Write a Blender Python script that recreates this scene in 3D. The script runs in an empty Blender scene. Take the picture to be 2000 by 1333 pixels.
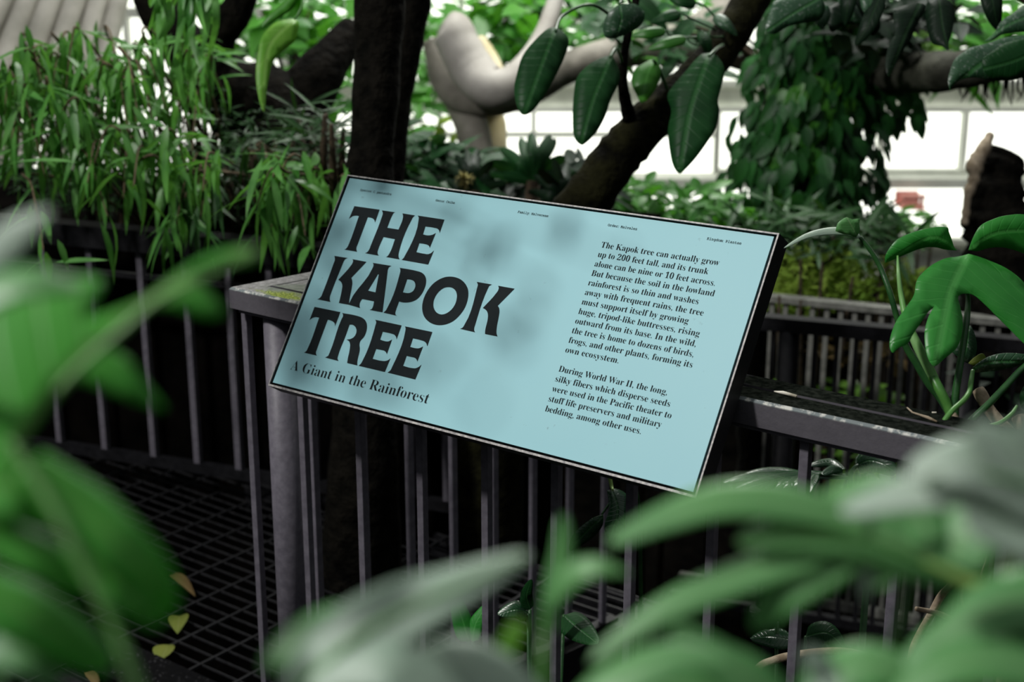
import bpy, bmesh, math, random
from mathutils import Vector, Matrix
from mathutils.geometry import delaunay_2d_cdt

SC = bpy.context.scene
COL = SC.collection
random.seed(7)
V = Vector

# ------------------------------------------------------------------ camera
F = 2814.59
PITCH, YAW = 0.2837, 0.6467
CAM = V((1.5107, -1.699, 1.6317))
_cy, _sy = math.cos(YAW), math.sin(YAW)
FWD = V((-_sy * math.cos(PITCH), _cy * math.cos(PITCH), -math.sin(PITCH)))
RGT = V((_cy, _sy, 0))
UPV = RGT.cross(FWD)
FH = V((-_sy, _cy, 0))
cam = bpy.data.cameras.new('camera')
cam.sensor_width = 36.0
cam.lens = 36.0 * F / 2000.0
cam.clip_start = 0.05
cam.clip_end = 100
cam.dof.use_dof = True
cam.dof.focus_distance = 2.16
cam.dof.aperture_fstop = 4.3
co = bpy.data.objects.new('camera', cam)
COL.objects.link(co)
co.matrix_world = Matrix((RGT, UPV, -FWD)).transposed().to_4x4()
co.location = CAM
SC.camera = co

# ------------------------------------------------------------------ sky, daylight, exposure
SC.view_settings.view_transform = 'Standard'
SC.view_settings.look = 'None'
SC.view_settings.gamma = 1.0
SC.view_settings.use_curve_mapping = False
SC.view_settings.exposure = 0.0
SC.cycles.max_bounces = 6
SC.cycles.diffuse_bounces = 3
SC.cycles.glossy_bounces = 3
SC.cycles.transmission_bounces = 3
SC.cycles.caustics_reflective = False
SC.cycles.caustics_refractive = False
SC.cycles.sample_clamp_indirect = 4.0

w = bpy.data.worlds.new('overcast_sky')
SC.world = w
w.use_nodes = True
nt = w.node_tree
bg = nt.nodes['Background']
tc = nt.nodes.new('ShaderNodeTexCoord')
sx = nt.nodes.new('ShaderNodeSeparateXYZ')
rp = nt.nodes.new('ShaderNodeValToRGB')
nt.links.new(tc.outputs['Generated'], sx.inputs[0])
nt.links.new(sx.outputs['Z'], rp.inputs[0])
nt.links.new(rp.outputs[0], bg.inputs[0])
e = rp.color_ramp.elements
e[0].position = 0.0; e[0].color = (0.02, 0.022, 0.022, 1)
e[1].position = 0.9; e[1].color = (0.95, 0.97, 1.0, 1)
m = rp.color_ramp.elements.new(0.25); m.color = (0.22, 0.24, 0.25, 1)
bg.inputs[1].default_value = 0.36

def area(name, loc, target, size, watts, col=(1, 1, 1)):
    l = bpy.data.lights.new(name, 'AREA')
    l.shape = 'DISK'; l.size = size; l.energy = watts; l.color = col
    o = bpy.data.objects.new(name, l)
    COL.objects.link(o)
    o.location = loc
    o.rotation_euler = (V(target) - V(loc)).to_track_quat('-Z', 'Y').to_euler()
    return o
KEY = V((-1.55, -3.7, 4.9))
area('daylight_from_the_front_glazing', KEY, (0.19, 0.03, 1.04), 0.45, 238, (1.0, 0.98, 0.96))
SKYL = CAM + FH * 6.6 + RGT * 0.7
area('daylight_from_the_rear_roof', (SKYL.x, SKYL.y, 4.6), (SKYL.x, SKYL.y, 0), 2.6, 300, (1.0, 1.0, 0.94))

# ------------------------------------------------------------------ geometry helpers
def ray(px, py):
    return FWD + RGT * ((px - 1000) / F) - UPV * ((py - 666.5) / F)
TS = 1.0                                # reach of the current group of plants
def P(px, py, t):                       # the point that stands t metres into the scene along this line of sight
    return CAM + ray(px, py) * (t * TS)
def onz(px, py, z):
    r = ray(px, py)
    return CAM + r * ((z - CAM.z) / r.z)
def H(px, py, th):                      # on the upright plane th metres ahead
    r = ray(px, py)
    return CAM + r * (th / r.dot(FH))
def back(rx, th, z):
    p = CAM + FH * th + RGT * rx
    return V((p.x, p.y, z))

class MB:
    def __init__(s):
        s.v = []; s.f = []; s.uv = []; s.mi = []
    def add(s, vs, fs, uvs=None, mi=0):
        b = len(s.v)
        s.v += [tuple(x) for x in vs]
        s.uv += list(uvs) if uvs else [(0.0, 0.5)] * len(vs)
        for f in fs:
            s.f.append([b + i for i in f]); s.mi.append(mi)
    def box(s, lo, hi, mi=0, ax=None):
        x0, y0, z0 = lo; x1, y1, z1 = hi
        vs = [(x, y, z) for z in (z0, z1) for y in (y0, y1) for x in (x0, x1)]
        if ax:
            o, a, b, c = ax
            vs = [o + a * q[0] + b * q[1] + c * q[2] for q in vs]
        s.add(vs, [(0, 2, 3, 1), (4, 5, 7, 6), (0, 1, 5, 4), (2, 6, 7, 3), (0, 4, 6, 2), (1, 3, 7, 5)], mi=mi)
    def prism(s, ring0, ring1, mi=0):
        n = len(ring0)
        s.add(list(ring0) + list(ring1),
              [(i, (i + 1) % n, n + (i + 1) % n, n + i) for i in range(n)] + [tuple(range(n))[::-1], tuple(range(n, 2 * n))], mi=mi)
    def tube(s, pts, rad, n=10, mi=0, cap=True):
        pts = [V(p) for p in pts]
        if not isinstance(rad, (list, tuple)): rad = [rad] * len(pts)
        vs = []; uvs = []
        ref = None
        for i, p in enumerate(pts):
            a = pts[max(i - 1, 0)]; b = pts[min(i + 1, len(pts) - 1)]
            t = (b - a).normalized()
            if ref is None:
                ref = t.orthogonal().normalized()
            ref = (ref - t * ref.dot(t)).normalized()
            q = t.cross(ref)
            for k in range(n):
                an = 2 * math.pi * k / n
                vs.append(p + (ref * math.cos(an) + q * math.sin(an)) * rad[i])
                uvs.append((i / max(1, len(pts) - 1), 0.5))
        fs = []
        for i in range(len(pts) - 1):
            for k in range(n):
                fs.append((i * n + k, i * n + (k + 1) % n, (i + 1) * n + (k + 1) % n, (i + 1) * n + k))
        if cap:
            fs.append(tuple(range(n))[::-1]); fs.append(tuple((len(pts) - 1) * n + k for k in range(n)))
        s.add(vs, fs, uvs, mi)
    def build(s, name, mats, parent=None, smooth=True, solid=0.0):
        me = bpy.data.meshes.new(name)
        me.from_pydata(s.v, [], s.f)
        if not isinstance(mats, (list, tuple)): mats = [mats]
        for q in mats: me.materials.append(q)
        me.polygons.foreach_set('material_index', s.mi)
        me.polygons.foreach_set('use_smooth', [smooth] * len(s.f))
        uvl = me.uv_layers.new(name='UVMap')
        for lp in me.loops:
            uvl.data[lp.index].uv = s.uv[lp.vertex_index]
        me.update()
        o = bpy.data.objects.new(name, me)
        COL.objects.link(o)
        if parent is not None: o.parent = parent
        if solid:
            md = o.modifiers.new('thickness', 'SOLIDIFY'); md.thickness = solid; md.offset = 0
        return o

def spline(pts, k=6):                   # Catmull-Rom through tuples of any length
    out = []
    n = len(pts)
    for i in range(n - 1):
        p0 = pts[max(i - 1, 0)]; p1 = pts[i]; p2 = pts[i + 1]; p3 = pts[min(i + 2, n - 1)]
        for j in range(k):
            u = j / k
            out.append(tuple(0.5 * (2 * b + (c - a) * u + (2 * a - 5 * b + 4 * c - d) * u * u + (3 * b - a - 3 * c + d) * u ** 3)
                             for a, b, c, d in zip(p0, p1, p2, p3)))
    out.append(tuple(pts[-1]))
    return out

def tag(o, label=None, cat=None, group=None, kind=None):
    if label: o['label'] = label
    if cat: o['category'] = cat
    if group: o['group'] = group
    if kind: o['kind'] = kind
    return o
def empty(name, loc=(0, 0, 0)):
    o = bpy.data.objects.new(name, None)
    COL.objects.link(o)
    o.empty_display_size = 0.05
    o.location = loc
    return o
def thing(name, label, cat, group=None):
    return tag(empty(name), label, cat, group)

def settle(root):                       # put the thing's origin at its base; its parts keep their place
    bpy.context.view_layer.update()
    pts = []
    for ch in root.children_recursive:
        if ch.type == 'MESH':
            pts += [V(c) for c in ch.bound_box]
    if not pts: return
    c = sum(pts, V()) / len(pts)
    loc = V((c.x, c.y, min(p.z for p in pts)))
    root.location = loc
    for ch in root.children:
        ch.location = ch.location - loc

# ------------------------------------------------------------------ materials
def mat(name):
    m = bpy.data.materials.new(name)
    m.use_nodes = True
    return m, m.node_tree, m.node_tree.nodes['Principled BSDF']
def N(t, kind, **kw):
    n = t.nodes.new(kind)
    for k, v in kw.items(): setattr(n, k, v)
    return n
def L(t, a, b): t.links.new(a, b)
def math_(t, op, a, b=None, clamp=False):
    n = N(t, 'ShaderNodeMath', operation=op); n.use_clamp = clamp
    for i, q in enumerate((a, b)):
        if q is None: continue
        if hasattr(q, 'links'): L(t, q, n.inputs[i])
        else: n.inputs[i].default_value = q
    return n.outputs[0]
def mixc(t, fac, a, b, mode='MIX'):
    n = N(t, 'ShaderNodeMix', data_type='RGBA', blend_type=mode)
    if hasattr(fac, 'links'): L(t, fac, n.inputs[0])
    else: n.inputs[0].default_value = fac
    for i, q in ((6, a), (7, b)):
        if hasattr(q, 'links'): L(t, q, n.inputs[i])
        else: n.inputs[i].default_value = (*q, 1)
    return n.outputs[2]
def noise(t, scale, detail=3, rough=.5, coord=None):
    n = N(t, 'ShaderNodeTexNoise')
    n.inputs['Scale'].default_value = scale; n.inputs['Detail'].default_value = detail; n.inputs['Roughness'].default_value = rough
    if coord is None:
        coord = N(t, 'ShaderNodeTexCoord').outputs['Object']
    L(t, coord, n.inputs['Vector'])
    return n.outputs['Fac']
def step(t, x, a, b):
    n = N(t, 'ShaderNodeMapRange'); n.clamp = True
    L(t, x, n.inputs[0]); n.inputs[1].default_value = a; n.inputs[2].default_value = b
    return n.outputs[0]
def bump(t, b, height, strength=.3, dist=.01):
    n = N(t, 'ShaderNodeBump')
    n.inputs['Strength'].default_value = strength; n.inputs['Distance'].default_value = dist
    L(t, height, n.inputs['Height']); L(t, n.outputs[0], b.inputs['Normal'])

def leafmat(name, c0, c1, vein, rough=.42, spec=.5, trans=.25, ribs=9, ribdepth=.25, scale=14, speck=0.0):
    m, t, b = mat(name)
    uvn = N(t, 'ShaderNodeUVMap'); sp = N(t, 'ShaderNodeSeparateXYZ')
    L(t, uvn.outputs[0], sp.inputs[0])
    u, v = sp.outputs[0], sp.outputs[1]
    av = math_(t, 'ABSOLUTE', v)
    mid = step(t, av, .10, .03)
    rib = math_(t, 'FRACT', math_(t, 'SUBTRACT', math_(t, 'MULTIPLY', u, ribs), math_(t, 'MULTIPLY', av, 1.6)))
    ribl = step(t, math_(t, 'ABSOLUTE', math_(t, 'SUBTRACT', rib, .5)), .10, .0)
    nz = noise(t, scale)
    base = mixc(t, step(t, nz, .35, .65), c0, c1)
    base = mixc(t, math_(t, 'MULTIPLY', ribl, .25), base, vein)
    base = mixc(t, math_(t, 'MULTIPLY', mid, .75), base, vein)
    if speck:
        base = mixc(t, math_(t, 'MULTIPLY', step(t, noise(t, 160, 2), .58, .7), speck), base, (.45, .5, .45))
    L(t, base, b.inputs['Base Color'])
    b.inputs['Roughness'].default_value = rough
    b.inputs['Specular IOR Level'].default_value = spec
    if ribdepth:
        hgt = math_(t, 'ADD', math_(t, 'MULTIPLY', ribl, -.6), math_(t, 'MULTIPLY', mid, -1.0))
        bump(t, b, hgt, ribdepth, .004)
    if trans:
        tr = N(t, 'ShaderNodeBsdfTranslucent')
        L(t, mixc(t, .5, base, (c1[0] * 1.6 + .02, min(1, c1[1] * 1.7), c1[2] * .8)), tr.inputs[0])
        ms = N(t, 'ShaderNodeMixShader'); ms.inputs[0].default_value = trans
        L(t, b.outputs[0], ms.inputs[1]); L(t, tr.outputs[0], ms.inputs[2])
        L(t, ms.outputs[0], t.nodes['Material Output'].inputs[0])
    return m
LF_NEAR = leafmat('leaf_green_waxy', (.085, .29, .08), (.125, .37, .105), (.24, .42, .18), rough=.45, spec=.8, trans=.18, ribs=8)
LF_NEARB = leafmat('leaf_green_satin', (.055, .34, .035), (.09, .44, .05), (.20, .40, .10), rough=.5, spec=.4, trans=.3, ribs=7)
LF_PALE = leafmat('leaf_pale_sheen', (.31, .44, .33), (.38, .49, .39), (.40, .52, .38), rough=.48, spec=.8, trans=.12, ribs=8)  # sky sheen and haze of the near leaves put into the base colour
LF_SHARP = leafmat('leaf_fresh_green', (.026, .235, .03), (.045, .32, .045), (.10, .42, .09), rough=.36, spec=.45, trans=.25, ribs=11, ribdepth=.18)
LF_DUSTY = leafmat('leaf_dusty_dark', (.02, .075, .03), (.03, .10, .04), (.05, .2, .05), rough=.38, spec=.7, trans=.12, ribs=12, ribdepth=.4, speck=.35)
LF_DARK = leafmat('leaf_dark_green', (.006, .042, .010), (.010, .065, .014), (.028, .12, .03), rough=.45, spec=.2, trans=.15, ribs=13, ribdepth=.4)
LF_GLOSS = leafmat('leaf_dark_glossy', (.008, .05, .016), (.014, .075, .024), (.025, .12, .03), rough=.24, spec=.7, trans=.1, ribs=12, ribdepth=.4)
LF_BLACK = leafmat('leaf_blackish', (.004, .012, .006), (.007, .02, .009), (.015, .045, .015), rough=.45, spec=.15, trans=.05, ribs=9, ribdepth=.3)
LF_WILLOW = leafmat('leaf_willow_green', (.05, .21, .03), (.14, .38, .08), (.17, .40, .11), rough=.42, spec=.5, trans=.3, ribs=4, ribdepth=0)
LF_FINE = leafmat('leaf_fine_dark', (.012, .05, .012), (.025, .09, .02), (.04, .13, .03), rough=.5, spec=.3, trans=.2, ribs=3, ribdepth=0)
LF_IVY = leafmat('leaf_ivy', (.006, .04, .009), (.022, .115, .022), (.03, .13, .03), rough=.42, spec=.3, trans=.15, ribs=5, ribdepth=.2, scale=9)
LF_LIME = leafmat('leaf_lime', (.15, .4, .04), (.25, .52, .08), (.35, .6, .15), rough=.45, spec=.4, trans=.4, ribs=6, ribdepth=.2)
LF_BACK = leafmat('leaf_background', (.025, .14, .015), (.08, .30, .03), (.10, .32, .06), rough=.42, spec=.5, trans=.35, ribs=5, ribdepth=0, scale=4)
LF_MOSS = leafmat('leaf_moss_lime', (.16, .30, .03), (.38, .52, .09), (.2, .34, .08), rough=.6, spec=.2, trans=.3, ribs=3, ribdepth=0, scale=5)
LF_DEAD = leafmat('leaf_fallen_yellow', (.15, .20, .03), (.22, .25, .045), (.24, .27, .08), rough=.6, spec=.3, trans=.2, ribs=6, ribdepth=.2)
LF_BROWN = leafmat('leaf_fallen_brown', (.13, .085, .03), (.20, .14, .055), (.22, .16, .08), rough=.7, spec=.2, trans=.1, ribs=6, ribdepth=.2)

def simple(name, c0, c1, rough=.6, scale=20, spec=.3, bs=.3, bd=.01, lo=.35, hi=.65, detail=4):
    m, t, b = mat(name)
    nz = noise(t, scale, detail, .6)
    L(t, mixc(t, step(t, nz, lo, hi), c0, c1), b.inputs['Base Color'])
    b.inputs['Roughness'].default_value = rough
    b.inputs['Specular IOR Level'].default_value = spec
    if bs: bump(t, b, nz, bs, bd)
    return m
STEM = simple('petiole_green', (.05, .19, .03), (.09, .26, .05), .4, 30, .5, .1)
STEM_DK = simple('petiole_dark_green', (.012, .06, .015), (.025, .10, .022), .35, 40, .5, .1)
STEM_LT = simple('stalk_pale_green', (.13, .36, .08), (.24, .46, .17), .4, 14, .4, .1)
STEM_YL = simple('petiole_yellow_green', (.28, .46, .10), (.36, .52, .16), .45, 20, .4, .1)
TWIG = simple('twig_brown', (.02, .015, .009), (.07, .05, .03), .8, 60, .2, .3)
CANE_TW = simple('twig_tan', (.07, .05, .03), (.16, .115, .07), .8, 60, .2, .3)
BARK = simple('bark_dark', (.002, .002, .0015), (.009, .008, .006), .9, 22, .05, .8, .03)
BARK_MOSS = simple('bark_mossy', (.003, .003, .002), (.016, .016, .006), .9, 16, .05, .8, .03)
BARK_GREY = simple('bark_weathered', (.018, .019, .013), (.075, .078, .058), .8, 9, .2, .6, .03)
BARK_PALE = simple('bark_pale_smooth', (.30, .28, .25), (.47, .45, .41), .65, 5, .3, .25, .02)
BARK_SHADE = simple('bark_pale_shaded', (.15, .14, .115), (.30, .28, .24), .7, 6, .3, .3, .02)  # the pale bark darkened: shade on lower limb and trunk put into the colour
BARK_CREAM = simple('bark_cream', (.50, .43, .24), (.62, .55, .36), .65, 6, .3, .2, .02)
WOOD = simple('dry_woody_stem', (.20, .155, .10), (.40, .33, .24), .8, 45, .2, .6, .006)
SOIL = simple('shade_black_soil', (.0012, .0012, .0012), (.004, .0035, .003), .95, 8, .0, .4)  # near-black colour stands in for the shade of the deep pit
FRAME_W = simple('window_paint_white', (.46, .48, .42), (.58, .60, .53), .6, 6, .3, 0)
SLAT = simple('pale_weathered_cane', (.36, .35, .30), (.62, .60, .53), .7, 4, .2, .2)
BLACKP = simple('black_rail_paint', (.005, .005, .006), (.012, .012, .014), .5, 40, .25, .1)
GREYP = simple('weathered_grey_paint', (.15, .155, .135), (.27, .275, .245), .6, 30, .3, .1)
BALP = simple('grey_violet_paint', (.105, .098, .118), (.15, .14, .165), .5, 70, .4, .25, .002)
STEELP = simple('galvanised_walkway_steel', (.008, .008, .009), (.024, .024, .026), .5, 60, .5, .2, .002)
GRIT = simple('gritty_black_tread', (.0015, .0015, .002), (.10, .10, .105), .7, 130, .1, .5, .004, .60, .74)
RED = simple('faded_red', (.62, .22, .18), (.75, .34, .28), .6, 10, .3, 0)
SEEDPALE = simple('pale_dry_husk', (.55, .50, .38), (.75, .72, .62), .7, 90, .2, .2)
FLOWER = simple('dull_yellow_bracts', (.28, .26, .08), (.42, .36, .13), .7, 30, .2, .2)

def glass_lit():
    m, t, b = mat('frosted_daylit_glass')
    t.nodes.remove(b)
    em = N(t, 'ShaderNodeEmission')
    nz = noise(t, 1.3, 2)
    L(t, mixc(t, nz, (.80, .84, .70), (1, 1, .93)), em.inputs[0])
    em.inputs[1].default_value = 2.2
    L(t, em.outputs[0], t.nodes['Material Output'].inputs[0])
    return m
GLASS = glass_lit()

def rail_paint():
    m, t, b = mat('worn_handrail_paint')
    tcn = N(t, 'ShaderNodeTexCoord'); ob = tcn.outputs['Object']
    sp = N(t, 'ShaderNodeSeparateXYZ'); L(t, ob, sp.inputs[0])
    x, y, z = sp.outputs
    n1 = noise(t, 28, 4, .6, ob); n2 = noise(t, 90, 4, .65, ob); n3 = noise(t, 9, 3, .5, ob)
    base = mixc(t, n2, (.085, .08, .092), (.125, .118, .132))
    base = mixc(t, math_(t, 'MULTIPLY', step(t, n3, .55, .68), .5), base, (.055, .052, .06))
    geo = N(t, 'ShaderNodeNewGeometry')
    sn = N(t, 'ShaderNodeSeparateXYZ'); L(t, geo.outputs['Normal'], sn.inputs[0])
    top = step(t, sn.outputs[2], .6, .9)
    # wet top with its dark reflection painted in, dry dust near the corner end
    dry = step(t, x, .72, .55)
    wet = mixc(t, step(t, n2, .4, .62), (.005, .0065, .005), (.017, .020, .016))
    dust = mixc(t, math_(t, 'MULTIPLY', step(t, n3, .5, .62), .5), mixc(t, step(t, n2, .35, .65), (.15, .15, .145), (.30, .295, .29)), (.13, .17, .11))
    wet_reflect = step(t, math_(t, 'ADD', x, math_(t, 'MULTIPLY', n1, .12)), .60, .66)
    topc = mixc(t, wet_reflect, mixc(t, step(t, x, -.02, -.1), (.075, .073, .085), dust), wet)
    base = mixc(t, top, base, topc)
    # moss by the corner
    d = math_(t, 'ADD', math_(t, 'ABSOLUTE', math_(t, 'ADD', x, .285)), math_(t, 'MULTIPLY', math_(t, 'ABSOLUTE', math_(t, 'SUBTRACT', y, .016)), 2.2))
    moss = math_(t, 'MULTIPLY', step(t, math_(t, 'ADD', d, math_(t, 'MULTIPLY', n2, .10)), .135, .085), top)
    base = mixc(t, moss, base, mixc(t, step(t, noise(t, 300, 2, .5, ob), .4, .6), (.09, .13, .03), (.34, .40, .10)))
    # chipped bright arris along the front top edge
    ed = math_(t, 'MULTIPLY', step(t, z, .9945, .9965), step(t, y, .0042, .003))
    n4 = noise(t, 60, 3, .6, ob)
    chip = math_(t, 'MULTIPLY', ed, step(t, n4, .48, .60))
    base = mixc(t, ed, base, (.20, .23, .23))
    base = mixc(t, chip, base, (.68, .68, .62))
    L(t, base, b.inputs['Base Color'])
    b.inputs['Roughness'].default_value = .6
    L(t, math_(t, 'MULTIPLY', math_(t, 'SUBTRACT', 1.0, top), .1), b.inputs['Specular IOR Level'])
    bump(t, b, n2, .25, .003)
    return m
RAILP = rail_paint()

def sign_frame():
    m, t, b = mat('worn_black_sign_metal')
    tcn = N(t, 'ShaderNodeTexCoord'); ob = tcn.outputs['Object']
    n1 = noise(t, 120, 4, .65, ob)
    L(t, mixc(t, step(t, n1, .62, .72), (.012, .012, .013), (.035, .035, .037)), b.inputs['Base Color'])
    b.inputs['Roughness'].default_value = .45
    bump(t, b, n1, .15, .002)
    return m
SIGNBLK = sign_frame()
SIGNEDGE = simple('bare_sign_edge', (.20, .19, .195), (.55, .53, .49), .45, 150, .5, .3, .001)
def panel_mat():
    m, t, b = mat('turquoise_sign_print')
    tcn = N(t, 'ShaderNodeTexCoord'); ob = tcn.outputs['Object']
    n1 = noise(t, 60, 3, .6, ob); n2 = noise(t, 11, 2, .5, ob)
    base = mixc(t, n2, (.325, .63, .685), (.345, .65, .695))
    sc = math_(t, 'MULTIPLY', step(t, n1, .68, .75), step(t, n2, .5, .62))
    base = mixc(t, math_(t, 'MULTIPLY', sc, .55), base, (.14, .22, .25))
    L(t, base, b.inputs['Base Color'])
    b.inputs['Roughness'].default_value = .45
    b.inputs['Specular IOR Level'].default_value = .25
    return m
PANEL = panel_mat()
INK = simple('charcoal_ink', (.013, .018, .020), (.016, .022, .024), .6, 30, .06, 0)

# ------------------------------------------------------------------ leaf builders
def prof_lance(u): return max(0.0, math.sin(math.pi * min(1, u ** .75))) ** .85
def prof_oval(u): return max(0.0, math.sin(math.pi * u ** .62)) ** .7
def prof_lobe(u): return min(1, .55 + 1.6 * u) * max(0.0, 1 - u ** 3.2) ** .6
def prof_strap(u): return min(1, .6 + u * 2) * max(0, 1 - u ** 5) ** .7
def prof_heart(u): return max(0.0, math.sin(math.pi * (u * .93 + .07) ** .55)) ** .8

def leaf3(mb, base, d, n, ln, wd, droop=.2, fold=.15, nu=5, prof=prof_lance, mi=0):
    d = d.normalized(); n = (n - d * n.dot(d)).normalized(); s = d.cross(n)
    vs = []; uvs = []; fs = []
    for i in range(nu + 1):
        u = i / nu
        c = base + d * (ln * u) - n * (droop * ln * u * u)
        h = wd * .5 * prof(u)
        for k in (-1, 0, 1):
            vs.append(c + s * (k * h) + n * (fold * h * abs(k))); uvs.append((u, float(k)))
    for i in range(nu):
        for k in (0, 1):
            a = i * 3 + k
            fs.append((a, a + 1, a + 4, a + 3))
    mb.add(vs, fs, uvs, mi)

def blade(mb, pts, hw, roll=0.0, fold=.15, k=6, prof=None, nv=4, wave=0.0, mi=0):
    """A leaf lobe along a centre line of (px, py, t) points; hw = half width in photo pixels (list or number with a profile)."""
    if isinstance(hw, (int, float)): hw = [hw * (prof or prof_lance)(i / (len(pts) - 1)) for i in range(len(pts))]
    if prof is not None and len(pts) > 1:
        sp0 = spline(pts, k)
        hmax = max(hw)
        rows = [(*q, hmax * prof(i / (len(sp0) - 1))) for i, q in enumerate(sp0)]
    else:
        rows = spline([(*p, h) for p, h in zip(pts, hw)], k)
    C = [P(*r[:3]) for r in rows]
    vs = []; uvs = []; fs = []
    M = 2 * nv + 1
    for i, r in enumerate(rows):
        tg = (C[min(i + 1, len(C) - 1)] - C[max(i - 1, 0)]).normalized()
        vw = (CAM - C[i]).normalized()
        sd = tg.cross(vw).normalized()
        nm = sd.cross(tg).normalized()
        rl = -roll if sd.z > 0 else roll              # lean so the upper face looks to the sky
        sd2 = sd * math.cos(rl) + nm * math.sin(rl)
        nm2 = sd2.cross(tg).normalized()
        if nm2.dot(vw) < 0: nm2 = -nm2
        h = max(0.0, r[3]) * r[2] * TS / F / max(.35, math.cos(roll))
        u = i / (len(rows) - 1)
        for j in range(M):
            v = (j - nv) / nv
            z = fold * h * abs(v) ** 1.3 + wave * h * math.sin(u * 19 + v * 2) * abs(v)
            vs.append(C[i] + sd2 * (v * h) - nm2 * z * 1.0); uvs.append((u, v))
    for i in range(len(rows) - 1):
        for j in range(M - 1):
            a = i * M + j
            fs.append((a, a + 1, a + M + 1, a + M))
    mb.add(vs, fs, uvs, mi)

def stalk(mb, pts, rpx, n=8, k=6, mi=0):
    if isinstance(rpx, (int, float)): rpx = [rpx] * len(pts)
    rows = spline([(*p, r) for p, r in zip(pts, rpx)], k)
    mb.tube([P(*r[:3]) for r in rows], [max(.0004, r[3] * r[2] * TS / F) for r in rows], n, mi)

def traced(mb, outline, mid, t0, tilt=(0.0, 0.0), cup=.25, step_px=22, k=4, mi=0, vbend=0.0):
    """A broad leaf from its outline and midrib; the leaf plane leans by tilt (metres of depth per metre across / down)."""
    ring = [(q[0], q[1]) for q in spline(list(outline) + [outline[0]], k)][:-1]
    midl = [(q[0], q[1]) for q in spline(mid, 8)]
    xs = [q[0] for q in ring]; ys = [q[1] for q in ring]
    def inside(x, y):
        c = False; j = len(ring) - 1
        for i in range(len(ring)):
            xi, yi = ring[i]; xj, yj = ring[j]
            if (yi > y) != (yj > y) and x < (xj - xi) * (y - yi) / (yj - yi + 1e-12) + xi: c = not c
            j = i
        return c
    pts = [V(q) for q in ring]
    nr = len(pts)
    x = min(xs) + step_px * .5
    row = 0
    while x < max(xs):
        y = min(ys) + (step_px * .5 if row % 2 else step_px * .25)
        while y < max(ys):
            if inside(x, y) and min((x - a) ** 2 + (y - b) ** 2 for a, b in ring) > (step_px * .55) ** 2: pts.append(V((x, y)))
            y += step_px
        x += step_px * .87; row += 1
    vv, ee, ff, _, _, _ = delaunay_2d_cdt(pts, [(i, (i + 1) % nr) for i in range(nr)], [], 1, 1e-4)
    half = max(1.0, (max(xs) - min(xs) + max(ys) - min(ys)) * .2)
    cx, cyp = sum(xs) / nr, sum(ys) / nr
    vs = []; uvs = []
    for q in vv:
        best = None
        for i in range(len(midl) - 1):
            a, b = V(midl[i]), V(midl[i + 1])
            ab = b - a
            s = max(0, min(1, (q - a).dot(ab) / max(1e-9, ab.length_squared)))
            d = (q - (a + ab * s))
            if best is None or d.length < best[0]:
                best = (d.length, (i + s) / (len(midl) - 1), 1 if ab.x * d.y - ab.y * d.x > 0 else -1)
        dist, u, sg = best
        v = dist / half
        t = t0 + ((q.x - cx) * tilt[0] + (q.y - cyp) * tilt[1]) * t0 / F
        t += cup * half * t0 / F * v * v + vbend * half * t0 / F * (u - .4) ** 2      # scaled with the reach by P
        vs.append(P(q.x, q.y, t)); uvs.append((u, sg * v))
    mb.add(vs, [tuple(f) for f in ff], uvs, mi)

def shoot_down(p, zfloor=0.0):
    return V((p.x, p.y, zfloor))
# ================================================================== the setting
# grating walkway: rods along Y, slats along X
mb = MB()
for i in range(16):
    x = -2.35 + .125 * i + .01
    mb.box((x - .0032, -.9, -.006), (x + .0032, 1.12, .0005))
for i in range(51):
    y = -.9 + .0405 * i
    mb.box((-2.4, y - .0014, -.006), (-.40 + max(0, y) * .18, y + .0014, -.001))
tag(mb.build('floor', STEELP, smooth=False), kind='structure')
mb = MB()
mb.box((-2.4, .055, .001), (-.56, .185, .012)); mb.box((-2.4, .05, -.03), (-.56, .056, .016))
tag(mb.build('floor_tread', GRIT, smooth=False), kind='structure')
mb = MB()
mb.box((-2.4, .0, -.14), (2.05, .07, -.0065)); mb.box((-.42, -.9, -.14), (-.40, 0, -.0065)); mb.box((-2.4, 1.115, -.14), (-.15, 1.135, -.0065))
_d = V((math.cos(1.3931), math.sin(1.3931), 0)); _n = V((_d.y, -_d.x, 0))
mb.box((.05, .01, -.14), (1.15, .06, -.0065), 0, (V((-.4103, 0, 0)), _d, _n, V((0, 0, 1))))
tag(mb.build('floor_beam', BLACKP, smooth=False), kind='structure')
mb = MB()
G = []
for rx in (-9, 9):
    for th in (-6, 11.2):
        q = back(rx, th, -.95); G.append(q)
mb.add([G[0], G[2], G[3], G[1]], [(0, 1, 2, 3)])
mb.add([G[0] - V((0, 0, .1)), G[2] - V((0, 0, .1)), G[3] - V((0, 0, .1)), G[1] - V((0, 0, .1))], [(3, 2, 1, 0)])
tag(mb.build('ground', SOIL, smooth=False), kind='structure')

# rear wall of the glasshouse: plinth, posts, rails and lit panes, all on one upright plane
TH = 10.4
def wrect(x0, y0, x1, y1):
    ym = (y0 + y1) / 2
    a, b = H(x0, ym, TH), H(x1, ym, TH)
    return (a - CAM).dot(RGT), (b - CAM).dot(RGT), H(1000, y1, TH).z, H(1000, y0, TH).z
AX = (V((0, 0, 0)), RGT, FH, V((0, 0, 1)))
def wbox(mb, x0, y0, x1, y1, d0, d1, mi=0):
    l, r, zb, zt = wrect(x0, y0, x1, y1)
    base = V((CAM.x, CAM.y, 0))
    mb.box((l, TH + d0, zb), (r, TH + d1, zt), mi, (base, RGT, FH, V((0, 0, 1))))
mb = MB()
wbox(mb, -700, 475, 2700, 1000, .1, .3)       # plinth wall below
wbox(mb, -700, 165, 2700, 212, .1, .3)        # wall band between the two window rows
wbox(mb, -700, -1400, 2700, -420, .1, .3)
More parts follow.
